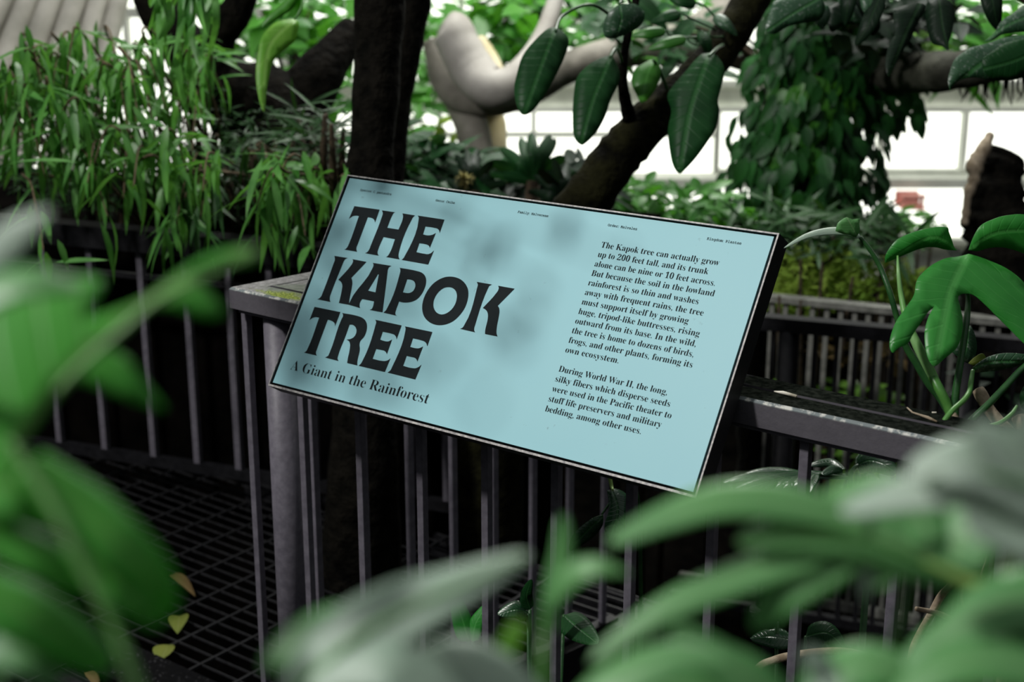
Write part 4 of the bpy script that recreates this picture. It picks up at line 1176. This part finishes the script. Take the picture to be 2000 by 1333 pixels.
cleaf([(1225, 240), (1230, 190), (1280, 120), (1350, 80), (1450, 50), (1560, 38), (1582, 70), (1610, 150), (1625, 168), (1560, 165), (1500, 152), (1430, 157), (1350, 187), (1280, 217)], [(1620, 165), (1480, 95), (1226, 238)], 1.98, (.1, .35), LF_SHARP, .15)
cleaf([(1690, 168), (1720, 90), (1760, 30), (1830, -5), (1900, -25), (2010, -30), (2130, 20), (2150, 150), (2060, 200), (1960, 172), (1880, 152), (1800, 157), (1740, 174)], [(1690, 170), (1850, 70), (2140, 60)], 1.98, (.1, .3), LF_SHARP, .12)
b = MB(); blade(b, [(1681, 463, 1.99), (1650, 452, 1.985), (1612, 452, 1.98), (1572, 462, 1.97), (1531, 485, 1.96)], 7.5, .5, .25, 6, prof_oval, 3)
b.build('leaf', LF_PALE, t, solid=.0008)
cleaf([(948, 62), (960, 18), (985, -2), (1012, -16), (1045, -2), (1082, -8), (1078, 22), (1084, 48), (1064, 97), (1030, 84), (990, 78)], [(1072, 95), (1040, 40), (1012, -14)], 1.975, (.2, .3), LF_NEAR, .1, 9, .2, 2)
cleaf([(1712, 825), (1790, 770), (1880, 745), (2000, 750), (2150, 790), (2100, 830), (2000, 808), (1900, 832), (1800, 845), (1730, 850)], [(1715, 830), (1850, 790), (2130, 800)], 1.95, (0, .5), LF_DUSTY, .2, 14)
cleaf([(1600, 740), (1650, 660), (1700, 590), (1735, 680), (1728, 760), (1690, 800), (1640, 770)], [(1690, 600), (1680, 700), (1660, 780)], 2.06, (0, .2), LF_DUSTY, .2, 14)
cleaf([(1690, 800), (1720, 770), (1770, 745), (1790, 790), (1740, 820)], [(1690, 805), (1730, 785), (1785, 770)], 2.0, (0, .3), LF_DEAD, .2, 12).__setitem__('label', 'small yellowing leaf')
cleaf([(1975, 980), (2000, 930), (2060, 900), (2100, 1000), (2030, 1060), (1985, 1050)], [(1975, 1040), (2030, 980), (2080, 930)], 1.98, (0, .2), LF_DARK, .2, 14)
def cst(name, pts, r, m, n=10):
    b = MB(); q = [(*c4_(x, y), tt) for x, y, tt in pts]
    stalk(b, q, r, n); return b.build(name, m, t)
cst('petiole', [(1085, 95, 1.99), (1150, 180, 1.99), (1200, 270, 1.99), (1250, 400, 1.98), (1290, 540, 1.98), (1335, 690, 1.98), (1400, 800, 1.98), (1470, 910, 1.98), (1540, 1000, 1.98), (1590, 1090, 1.97)], [4, 4.5, 5, 5.5, 6, 7, 8, 9, 9, 8], STEM_DK)
cst('stalk', [(1295, 200, 1.98), (1300, 300, 1.97), (1315, 420, 1.97), (1345, 560, 1.96), (1400, 690, 1.95), (1470, 830, 1.95), (1500, 890, 1.95)], [2, 4, 5.5, 7, 9.5, 10, 9], STEM_LT)
cst('stalk', [(1490, 875, 1.95), (1530, 950, 1.94), (1575, 1040, 1.94), (1600, 1120, 1.94), (1610, 1160, 1.94)], [9.5, 9.5, 9.5, 10, 8], STEM)
cst('petiole', [(1668, 330, 1.975), (1688, 440, 1.968), (1680, 560, 1.95), (1660, 700, 1.945), (1640, 830, 1.94), (1620, 960, 1.94), (1612, 1100, 1.94)], [3, 5, 6.5, 7, 7, 7.5, 8.5], STEM_DK)
o = cst('node', [(1600, 1085, 1.94), (1605, 1130, 1.935), (1620, 1180, 1.93), (1650, 1215, 1.93)], [10, 14, 14, 9], WOOD)
cst('tendril_stalk', [(1715, 840, 1.95), (1705, 900, 1.94), (1695, 960, 1.93), (1660, 1010, 1.915), (1600, 1065, 1.9), (1545, 1140, 1.895), (1515, 1230, 1.89), (1505, 1330, 1.89), (1530, 1420, 1.89)], [4, 5, 5.2, 5.4, 5.6, 5.6, 5.4, 5.2, 5], STEM)
cst('petiole', [(2150, 700, 1.95), (2000, 820, 1.94), (1900, 925, 1.93), (1800, 1030, 1.92), (1700, 1125, 1.92), (1660, 1180, 1.92)], [5, 6, 6.5, 7, 7, 7], STEM_DK)
cst('petiole', [(1960, 1040, 1.94), (1930, 1085, 1.92), (1870, 1130, 1.91), (1800, 1155, 1.91), (1700, 1215, 1.9), (1640, 1260, 1.895), (1610, 1330, 1.89), (1640, 1420, 1.9)], [3, 4.5, 4.5, 5, 6, 7, 7, 6], STEM)
cst('stem', [(1745, 950, 1.97), (1765, 985, 1.965), (1800, 1050, 1.96), (1850, 1115, 1.955), (1900, 1165, 1.95), (1960, 1230, 1.95)], [12, 13, 11.5, 12, 12, 13], WOOD)
cst('stem', [(1965, 1100, 1.95), (1985, 1140, 1.945), (2030, 1230, 1.94), (2060, 1330, 1.94)], [13, 14, 14, 15], WOOD)
cst('stem', [(1625, 1180, 1.93), (1625, 1260, 1.91), (1640, 1330, 1.905), (1660, 1420, 1.9), (1700, 1560, 1.9)], [7, 8, 8, 9, 9], WOOD)
cst('stem', [(1640, 1190, 1.95), (1700, 1240, 1.93), (1730, 1330, 1.92), (1700, 1420, 1.91), (1660, 1560, 1.9)], [9, 12, 13, 12, 12], WOOD)
c5_ = lambda x, y: (1300 + x * .35, 866 + y * .35)
def rst(name, pts, r, m=WOOD):
    b = MB(); q = [(*c5_(x, y), tt) for x, y, tt in pts]
    stalk(b, q, r, 10); return b.build(name, m, t)
rst('stem', [(1760, 480, 1.9), (1700, 620, 1.95), (1620, 760, 1.97), (1540, 850, 2.0), (1485, 950, 2.02), (1420, 1060, 2.05), (1375, 1160, 2.05), (1360, 1300, 2.06), (1350, 1500, 2.06)], [8, 7, 7, 7.5, 7.5, 7, 6.5, 7, 8])
rst('cut_twig', [(1400, 926, 1.99), (1450, 935, 2.0), (1520, 950, 2.0), (1600, 985, 2.0)], [5, 5, 5.5, 6])
for pts, r in (([(1705, 560, 1.92), (1680, 640, 1.93), (1700, 720, 1.93), (1650, 850, 1.95), (1690, 1000, 1.95), (1730, 1300, 1.95)], 2.2), ([(1760, 520, 1.92), (1790, 640, 1.93), (1760, 760, 1.93), (1800, 900, 1.95), (1790, 1300, 1.95)], 1.8)):
    rst('aerial_root', pts, r)
rst('stem', [(2200, 1040, 1.9), (2050, 1120, 1.92), (1960, 1170, 1.93), (1900, 1230, 1.94), (1860, 1310, 1.95), (1840, 1420, 1.96)], [15, 15, 15, 15, 15, 15])
rst('stem', [(430, 1380, 2.2), (520, 1255, 2.2), (600, 1215, 2.2), (690, 1190, 2.2), (850, 1168, 2.2), (1000, 1166, 2.2), (1120, 1195, 2.2), (1230, 1260, 2.2), (1330, 1400, 2.2)], [7, 8, 8, 8, 8, 8, 8, 8, 8])
q = P(*c5_(1840, 1420), 1.96)
b = MB(); b.tube([q, V((q.x + .02, q.y + .02, .35)), V((q.x + .03, q.y + .04, -.94))], [.012, .016, .02], 10); b.build('stem', WOOD, t)
settle(t)

# plants in the bed behind the front railing
t = thing('split_leaf_plant', 'dark glossy split-leaved plant under the handrail, behind the balusters', 'plant')
c6 = lambda x, y: (1400 + x * .2, 860 + y * .2)
def sp(pts, hw, roll=.3, m=LF_GLOSS, prof=prof_lobe, tt=2.5):
    b = MB(); blade(b, [(*c6(x, y), tt + dz) for x, y, dz in pts], hw, roll, .2, 6, prof, 2); return b.build('leaf_lobe', m, t, solid=.0006)
sp([(1260, 350, 0), (900, 330, 0), (480, 345, -.05), (250, 365, -.08), (60, 420, -.1)], 10, .9)
sp([(760, 330, 0), (560, 390, -.06), (300, 470, -.1), (80, 560, -.12)], 14)
sp([(800, 320, 0), (600, 300, .03), (420, 305, .05), (260, 345, .05)], 9, .8)
sp([(820, 330, 0), (720, 430, -.06), (640, 530, -.08), (600, 600, -.08)], 9)
sp([(760, 330, 0), (640, 430, -.06), (540, 540, -.08)], 9)
sp([(900, 320, 0), (800, 420, -.06), (740, 540, -.08), (700, 620, -.08)], 9)
sp([(980, 330, 0), (930, 420, -.05), (900, 520, -.08)], 10)
sp([(1230, 290, 0), (1120, 220, .03), (1000, 225, .05), (910, 250, .05)], 9, .7)
sp([(1230, 300, 0), (1130, 290, -.03), (1030, 340, -.06)], 10)
sp([(1370, 250, 0), (1480, 200, -.02), (1620, 230, -.05), (1760, 330, -.06)], 24, .5)
sp([(1400, 230, 0), (1440, 170, .03), (1480, 130, .05), (1560, 120, .06)], 14, .5)
sp([(1500, 330, 0), (1540, 420, -.05), (1560, 480, -.05)], 9, .3, LF_DARK)
sp([(1600, 330, 0), (1660, 400, -.05), (1700, 430, -.05)], 9, .3, LF_DARK)
b = MB(); stalk(b, [(*c6(1000, 335), 2.5), (*c6(1260, 370), 2.5), (*c6(1300, 400), 2.5), (*c6(1320, 480), 2.5), (*c6(1400, 560), 2.52), (*c6(1500, 900), 2.6)], [3, 4, 5, 5, 5, 6])
b.build('petiole', STEM_DK, t)
b = MB(); stalk(b, [(*c6(1560, 240), 2.5), (*c6(1380, 250), 2.5), (*c6(1310, 330), 2.5), (*c6(1310, 420), 2.5)], [2, 4, 5, 5]); b.build('petiole', STEM_DK, t)
q = P(*c6(1500, 900), 2.6); b = MB(); b.tube([q, V((q.x, q.y, 0)), V((q.x, q.y, -.9))], [.006, .008, .012], 8); b.build('stem', STEM_DK, t)
settle(t)

t = thing('pothos', 'pair of dark wet leaves behind the balusters, under the sign near its lower right corner', 'plant')
d_ = lambda x, y: (650 + x * .35, 866 + y * .35)
def pl(outline, mid, tt, tilt, m, st=12):
    b = MB(); traced(b, [d_(*q) for q in outline], [d_(*q) for q in mid], tt, tilt, .3, st, 4); b.build('leaf', m, t, solid=.0007)
pl([(1530, 265), (1580, 255), (1640, 290), (1645, 380), (1620, 470), (1570, 530), (1545, 550), (1515, 470), (1540, 370)], [(1555, 260), (1590, 380), (1545, 545)], 2.45, (.3, -.3), LF_GLOSS)
pl([(1510, 400), (1450, 420), (1370, 480), (1330, 530), (1320, 600), (1390, 570), (1460, 520), (1505, 460)], [(1510, 405), (1420, 490), (1325, 590)], 2.45, (.2, .5), LF_GLOSS)
b = MB(); stalk(b, [(*d_(1545, 190), 2.46), (*d_(1555, 240), 2.46), (*d_(1562, 262), 2.45)], [4, 3.5, 2.5]); o = b.build('petiole', STEM_YL, t); o['label'] = 'yellow green petiole'
b = MB(); stalk(b, [(*d_(1500, 400), 2.46), (*d_(1560, 300), 2.47), (*d_(1548, 180), 2.47), (*d_(1600, 120), 2.5), (*d_(1700, 300), 2.6), (*d_(1720, 900), 2.7)], [2, 2.5, 3, 4, 4, 4]); b.build('stem', STEM_DK, t)
q = P(*d_(1720, 900), 2.7); b = MB(); b.tube([q, V((q.x, q.y, 0)), V((q.x, q.y, -.9))], .006, 7); b.build('stem', STEM_DK, t)
settle(t)
def lowplant(name, label, leaves, root):
    t = thing(name, label, 'plant')
    for pts, hw, roll, m in leaves:
        b = MB(); blade(b, [(*d_(x, y), tt) for x, y, tt in pts], hw, roll, .2, 6, prof_oval, 3); o = b.build('leaf', m, t, solid=.0006)
        x, y, tt = pts[0]
        p0 = P(*d_(x, y), tt); rt = V(root)
        b = MB(); b.tube([p0, (p0 + rt) * .5 + V((0, 0, -.05)), rt], [.003, .004, .006], 7); b.build('petiole', STEM_DK, o)
    settle(t)
g0 = P(1050, 1250, 2.6)
lowplant('low_aroid', 'low dark-leaved plant behind the front balusters below the middle of the sign', [
    ([(1100, 930, 2.45), (1080, 850, 2.44), (1110, 760, 2.42)], 14, .2, LF_DARK),
    ([(1090, 950, 2.45), (1020, 930, 2.43), (920, 960, 2.4)], 20, .5, LF_GLOSS),
    ([(1290, 960, 2.4), (1380, 1040, 2.36), (1480, 1120, 2.32)], 30, .3, LF_DARK),
    ([(760, 1110, 2.5), (720, 980, 2.5), (650, 760, 2.5)], 22, .2, LF_SHARP),
    ([(780, 1110, 2.5), (800, 1000, 2.5), (880, 880, 2.5)], 16, .3, LF_SHARP)], (g0.x, g0.y, -.94))
g1 = P(1560, 1300, 2.5)
lowplant('low_aroid', 'low dark-leaved plant behind the balusters at the lower right, over the bent woody stem', [
    ([(2480, 1000, 2.4), (2380, 960, 2.4), (2340, 900, 2.42)], 20, .4, LF_BLACK),
    ([(2560, 1100, 2.4), (2440, 1080, 2.4), (2330, 1090, 2.42)], 22, .5, LF_GLOSS),
    ([(2640, 1080, 2.4), (2760, 1060, 2.38), (2860, 1150, 2.38)], 26, .4, LF_DARK),
    ([(2560, 960, 2.4), (2520, 860, 2.42), (2560, 780, 2.44)], 22, .3, LF_DARK)], (g1.x, g1.y, -.94))

TS = .62
# ================================================================== blurred plants close to the camera
def near(name, label): return thing(name, label, 'plant')
def nl(t, name, m, *blades):
    b = MB()
    for pts, hw, roll, pr in blades: blade(b, pts, hw, roll, .12, 7, pr, 3, .0)
    return b.build(name, m, t, solid=.0008)
def npet(t, pts, r, m, parent=None):
    b = MB(); stalk(b, pts, r, 10); return b.build('petiole', m, parent or t)
def ground_stem(t, px, py, tt, r=.008, m=STEM):
    q = P(px, py, tt); b = MB(); b.tube([q, V((q.x + .01, q.y - .02, q.z * .5)), V((q.x + .02, q.y - .04, -.94))], [r * .8, r, r * 1.2], 9); b.build('stem', m, t)

t = near('split_leaf_philodendron', 'large blurred bright green split leaf close to the camera at the left edge')
b = MB()
traced(b, [(-120, 575), (-20, 552), (60, 544), (130, 540), (200, 548), (188, 585), (172, 622), (220, 610), (290, 580), (335, 545), (385, 512), (440, 490), (498, 487), (495, 512), (440, 522), (385, 540), (398, 562), (425, 590), (436, 614), (405, 622), (340, 604), (300, 600), (268, 622), (235, 656), (215, 682), (250, 702), (285, 750), (322, 800), (285, 792), (230, 772), (170, 750), (122, 750), (80, 800), (45, 860), (15, 890), (-50, 900), (-140, 800), (-160, 660)],
       [(20, 885), (120, 745), (230, 640), (330, 570), (490, 495)], .86, (.25, -.5), .22, 26, 5, 0, .15)
o = b.build('leaf', LF_NEARB, t, solid=.0009)
npet(t, [(490, 498, .845), (330, 572, .84), (235, 648, .835), (130, 745, .835), (25, 875, .84), (-60, 1010, .85)], [2, 6, 8, 9, 10, 11], STEM_LT, o)
nl(t, 'leaf', LF_PALE, ([(-80, 560, .8), (0, 485, .8), (45, 445, .8), (100, 412, .8)], 34, .5, prof_lance))
nl(t, 'leaf', LF_NEAR, ([(-90, 620, .78), (0, 560, .78), (80, 548, .78), (170, 560, .79)], 34, .9, prof_lance))
ground_stem(t, -60, 1010, .85); 
q = P(-90, 600, .79); b = MB(); b.tube([q, P(-110, 800, .82), P(-60, 1010, .85)], .004, 8); b.build('petiole', STEM, t)
settle(t)

t = near('split_leaf_philodendron', 'blurred green leaf with long drooping lobes close to the camera at the lower left corner')
nl(t, 'leaf', LF_NEARB,
   ([(60, 905, .80), (150, 985, .80), (240, 1070, .80), (305, 1140, .81), (335, 1205, .83)], 62, .35, prof_lobe),
   ([(140, 1060, .80), (210, 1130, .80), (265, 1180, .80), (315, 1222, .82)], 38, .2, prof_lobe),
   ([(175, 1150, .81), (80, 1085, .80), (-10, 1040, .80), (-120, 990, .80)], 42, .5, prof_lobe),
   ([(105, 1000, .81), (40, 960, .80), (-40, 940, .80), (-120, 900, .80)], 60, .5, prof_lobe),
   ([(-80, 1130, .79), (40, 1190, .79), (130, 1245, .80), (222, 1305, .82)], 60, .5, prof_lobe),
   ([(30, 880, .80), (20, 930, .80), (0, 1000, .80), (-20, 1060, .8)], 50, .4, prof_lobe))
npet(t, [(20, 862, .80), (75, 945, .795), (130, 1040, .79), (175, 1130, .79), (215, 1210, .79), (250, 1290, .79), (290, 1400, .8)], [6, 8, 9.5, 10.5, 11, 12, 13], STEM_LT)
b = MB(); blade(b, [(-40, 1290, .8), (20, 1270, .8), (75, 1290, .8), (110, 1345, .8)], 40, .4, .1, 6, prof_lobe); b.build('leaf', LF_NEAR, t, solid=.0008)
q = P(-40, 1290, .8); b = MB(); b.tube([q, P(-60, 1400, .8), P(60, 1500, .8), P(290, 1400, .8)], .003, 8); b.build('petiole', STEM, t)
ground_stem(t, 290, 1400, .8)
settle(t)

t = near('philodendron', 'blurred leafy plant with painted grey-green sheen close to the camera along the bottom, below the sign')
nl(t, 'leaf', LF_PALE, ([(560, 1400, .84), (660, 1275, .84), (760, 1205, .84), (880, 1150, .84), (1035, 1082, .86)], 74, .5, prof_oval))
nl(t, 'leaf', LF_NEAR, ([(740, 1250, .86), (680, 1225, .86), (600, 1245, .86), (510, 1305, .86)], 50, .5, prof_lobe))
nl(t, 'leaf', LF_PALE, ([(900, 1400, .82), (820, 1330, .82), (740, 1300, .82), (600, 1345, .83)], 60, .5, prof_lobe))
nl(t, 'leaf', LF_NEAR, ([(1068, 1235, .95), (1085, 1150, .95), (1098, 1080, .95), (1101, 1005, .95)], 24, .2, prof_lobe))
nl(t, 'leaf', LF_NEAR, ([(1062, 1195, .95), (1110, 1130, .94), (1165, 1108, .93), (1228, 1122, .93)], 24, .5, prof_lance))
nl(t, 'leaf', LF_LIME, ([(985, 1310, .9), (990, 1270, .9), (1005, 1235, .9), (1020, 1215, .9)], 22, .3, prof_lobe))[('label')] = 'pale yellow new leaf'
nl(t, 'leaf', LF_PALE, ([(1060, 1390, .86), (960, 1320, .86), (880, 1290, .86), (770, 1330, .86)], 58, .6, prof_lobe))
nl(t, 'leaf', LF_NEAR, ([(1100, 1420, .84), (1200, 1335, .84), (1320, 1285, .84), (1430, 1290, .84)], 42, .6, prof_lobe))
npet(t, [(1085, 1160, .95), (1066, 1230, .95), (1060, 1300, .94), (1070, 1420, .93)], [5, 8, 10, 11], STEM)
npet(t, [(985, 1300, .9), (1010, 1380, .9), (1070, 1430, .93)], [5, 6, 7], STEM)
npet(t, [(1035, 1084, .857), (880, 1152, .837), (760, 1207, .837), (660, 1277, .837), (560, 1400, .84), (700, 1520, .86), (1070, 1430, .93)], [1.5, 4, 5, 6, 7, 7, 8], STEM_LT)
npet(t, [(740, 1250, .86), (700, 1330, .86), (820, 1420, .86), (1070, 1430, .93)], [4, 5, 6, 7], STEM)
npet(t, [(900, 1400, .82), (980, 1450, .86), (1070, 1430, .93)], [4, 5, 6], STEM)
npet(t, [(1060, 1390, .86), (1080, 1440, .9), (1070, 1430, .93)], [4, 5, 6], STEM)
npet(t, [(1100, 1420, .84), (1090, 1440, .9), (1070, 1430, .93)], [4, 5, 6], STEM)
ground_stem(t, 1070, 1425, .93)
settle(t)

t = near('split_leaf_philodendron', 'large blurred many-lobed leaf close to the camera at the lower right')
nl(t, 'leaf', LF_NEAR,
   ([(1920, 1142, .92), (1800, 1080, .92), (1690, 1040, .92), (1560, 1035, .92), (1440, 1060, .92)], 62, .4, prof_lobe),
   ([(1700, 1030, .92), (1560, 985, .92), (1420, 975, .92), (1300, 1010, .92), (1188, 1062, .92)], 40, .55, prof_lobe),
   ([(1720, 1060, .92), (1590, 1080, .92), (1440, 1130, .92), (1290, 1195, .92), (1150, 1295, .92)], 38, .4, prof_lobe),
   ([(1690, 1070, .92), (1600, 1110, .92), (1530, 1160, .92), (1470, 1230, .93)], 50, .3, prof_lobe),
   ([(1820, 1060, .92), (1790, 1010, .93), (1720, 965, .94), (1600, 985, .95)], 56, .5, prof_lobe),
   ([(1860, 1100, .92), (1880, 1040, .92), (1900, 970, .93), (1960, 900, .94)], 80, .5, prof_lobe),
   ([(1760, 1080, .92), (1730, 1120, .92), (1700, 1140, .92)], 30, .3, prof_lobe))
nl(t, 'leaf', LF_PALE, ([(1680, 1060, .93), (1690, 1110, .92), (1690, 1172, .92)], 21, .2, prof_lobe), ([(1660, 1070, .93), (1630, 1110, .92), (1590, 1158, .92)], 17, .2, prof_lobe))
npet(t, [(1440, 1060, .915), (1600, 1045, .915), (1700, 1055, .91), (1800, 1095, .91)], [1.5, 3, 4, 6], STEM)
npet(t, [(1780, 1086, .91), (1850, 1118, .91), (1920, 1146, .91), (1975, 1100, .91), (2080, 1000, .92)], [5, 8, 14, 10, 10], STEM_YL)
npet(t, [(1920, 1146, .91), (1900, 1250, .92), (1890, 1420, .93)], [9, 8, 9], STEM)
npet(t, [(2080, 1000, .92), (2160, 1150, .92), (2000, 1420, .93), (1890, 1420, .93)], [6, 6, 6, 6], STEM)
npet(t, [(1775, 1140, .93), (1755, 1220, .93), (1730, 1300, .93), (1730, 1420, .93), (1890, 1430, .93)], [6, 8, 8, 8, 8], STEM)
ground_stem(t, 1890, 1425, .93)
settle(t)

t = near('split_leaf_philodendron', 'leaf with painted grey-green sky haze close to the camera at the right edge, over the handrail end')
nl(t, 'leaf', LF_PALE,
   ([(2140, 1010, .82), (2040, 960, .82), (1960, 920, .82), (1870, 900, .82), (1770, 925, .83)], 70, .5, prof_lobe),
   ([(2120, 1000, .82), (2020, 920, .82), (1950, 870, .82), (1890, 838, .82)], 50, .5, prof_lobe),
   ([(2130, 960, .82), (2080, 900, .82), (2030, 850, .82), (1990, 815, .82)], 60, .4, prof_lobe),
   ([(2140, 1040, .82), (2060, 1040, .82), (1960, 1020, .82), (1880, 990, .82)], 66, .5, prof_lobe),
   ([(1960, 930, .82), (1860, 950, .83), (1760, 965, .84), (1640, 1000, .85)], 40, .6, prof_lobe))
npet(t, [(1800, 930, .82), (1960, 935, .815), (2140, 1010, .81), (2200, 1250, .85), (2150, 1450, .88)], [2, 4, 6, 8, 8], STEM)
nl(t, 'leaf', LF_NEAR,
   ([(2130, 1200, .88), (2020, 1170, .88), (1930, 1190, .88), (1820, 1260, .88)], 66, .5, prof_lobe),
   ([(2100, 1260, .88), (1980, 1230, .88), (1860, 1250, .88), (1760, 1320, .88)], 60, .5, prof_lobe))
nl(t, 'leaf', LF_NEAR, ([(2100, 1330, .86), (1960, 1290, .86), (1850, 1300, .86), (1740, 1370, .86)], 50, .6, prof_lobe))
npet(t, [(2130, 1210, .88), (2150, 1330, .88), (2150, 1450, .88)], 6, STEM)
npet(t, [(2100, 1330, .86), (2140, 1400, .87), (2150, 1450, .88)], 6, STEM)
ground_stem(t, 2150, 1445, .88)
settle(t)

t = near('philodendron', 'blurred mid green lobes close to the camera at the bottom, right of the middle')
nl(t, 'leaf', LF_NEAR,
   ([(1560, 1420, .88), (1480, 1340, .88), (1400, 1290, .88), (1310, 1225, .88)], 50, .4, prof_lobe),
   ([(1600, 1420, .88), (1620, 1340, .88), (1700, 1300, .88), (1800, 1320, .88)], 60, .6, prof_lobe),
   ([(1540, 1420, .88), (1440, 1370, .88), (1340, 1345, .88), (1230, 1330, .88)], 50, .5, prof_lobe))
nl(t, 'leaf', LF_PALE, ([(1580, 1400, .86), (1610, 1330, .86), (1600, 1300, .86), (1570, 1270, .86)], 30, .5, prof_lobe))
ground_stem(t, 1570, 1415, .88, .006)
settle(t)

TS = 1.0
# ================================================================== canopy branch overhead (throws the soft mottling on the sign)
t = thing('overhead_branch', 'leafy branch overhead, above the top of the photo, shading the sign', 'branch')
b = MB()
rnd = random.Random(12)
sc = SO + UX * (W_ * .5) + UY * (L_ * .5)
def on_sign(px, py):
    r = ray(px, py); s = (SO - CAM).dot(NN) / r.dot(NN); return CAM + r * s
def scr(p):
    d = p - CAM; z = d.dot(FWD)
    return 666.5 - F * d.dot(UPV) / z
cl = []
spots = []
for i in range(70): spots.append((rnd.triangular(530, 830, 560), rnd.uniform(350, 790), rnd.uniform(20, 30), 1))
for bx, by, sd, k_ in ((950, 480, 26, 5), (1040, 600, 24, 4), (860, 690, 26, 5), (955, 705, 22, 3), (880, 420, 24, 3), (1090, 440, 20, 2), (1250, 520, 24, 2), (800, 780, 30, 4), (900, 800, 24, 2)):
    for i in range(k_): spots.append((rnd.gauss(bx, sd), rnd.gauss(by, sd * 1.3), rnd.uniform(15, 22), 1))
for (px, py, r, n) in spots:
    s0 = on_sign(px, py); dv = (KEY - s0).normalized()
    dd = .4
    while scr(s0 + dv * dd) > -70: dd += .02
    for i in range(n):
        c = s0 + dv * (dd + rnd.uniform(0, .12)) + UX * rnd.uniform(-.02, .02)
        cl.append(c)
        an = rnd.uniform(0, 6.28); d = V((math.cos(an), math.sin(an), -.3))
        ln = r / F * 2.3 * 2.4
        leaf3(b, c - d.normalized() * ln * .5, d, dv, ln, ln * .5, .2, .1, 5, prof_oval)
b.build('foliage', LF_DARK, t)
m0 = sum(cl, V()) / len(cl)
sb = MB()
hub = m0 + V((-.5, -.1, .35))
for c in cl[::2]: sb.tube([hub, (hub + c) * .5 + V((0, 0, .05)), c], [.006, .004, .002], 5)
sb.tube([hub, hub + V((-1.1, .2, .3)), hub + V((-1.6, .3, -.6)), V((hub.x - 1.8, hub.y + .3, 0.0))], [.012, .02, .026, .03], 8)
sb.build('twigs', TWIG, t)
settle(t)
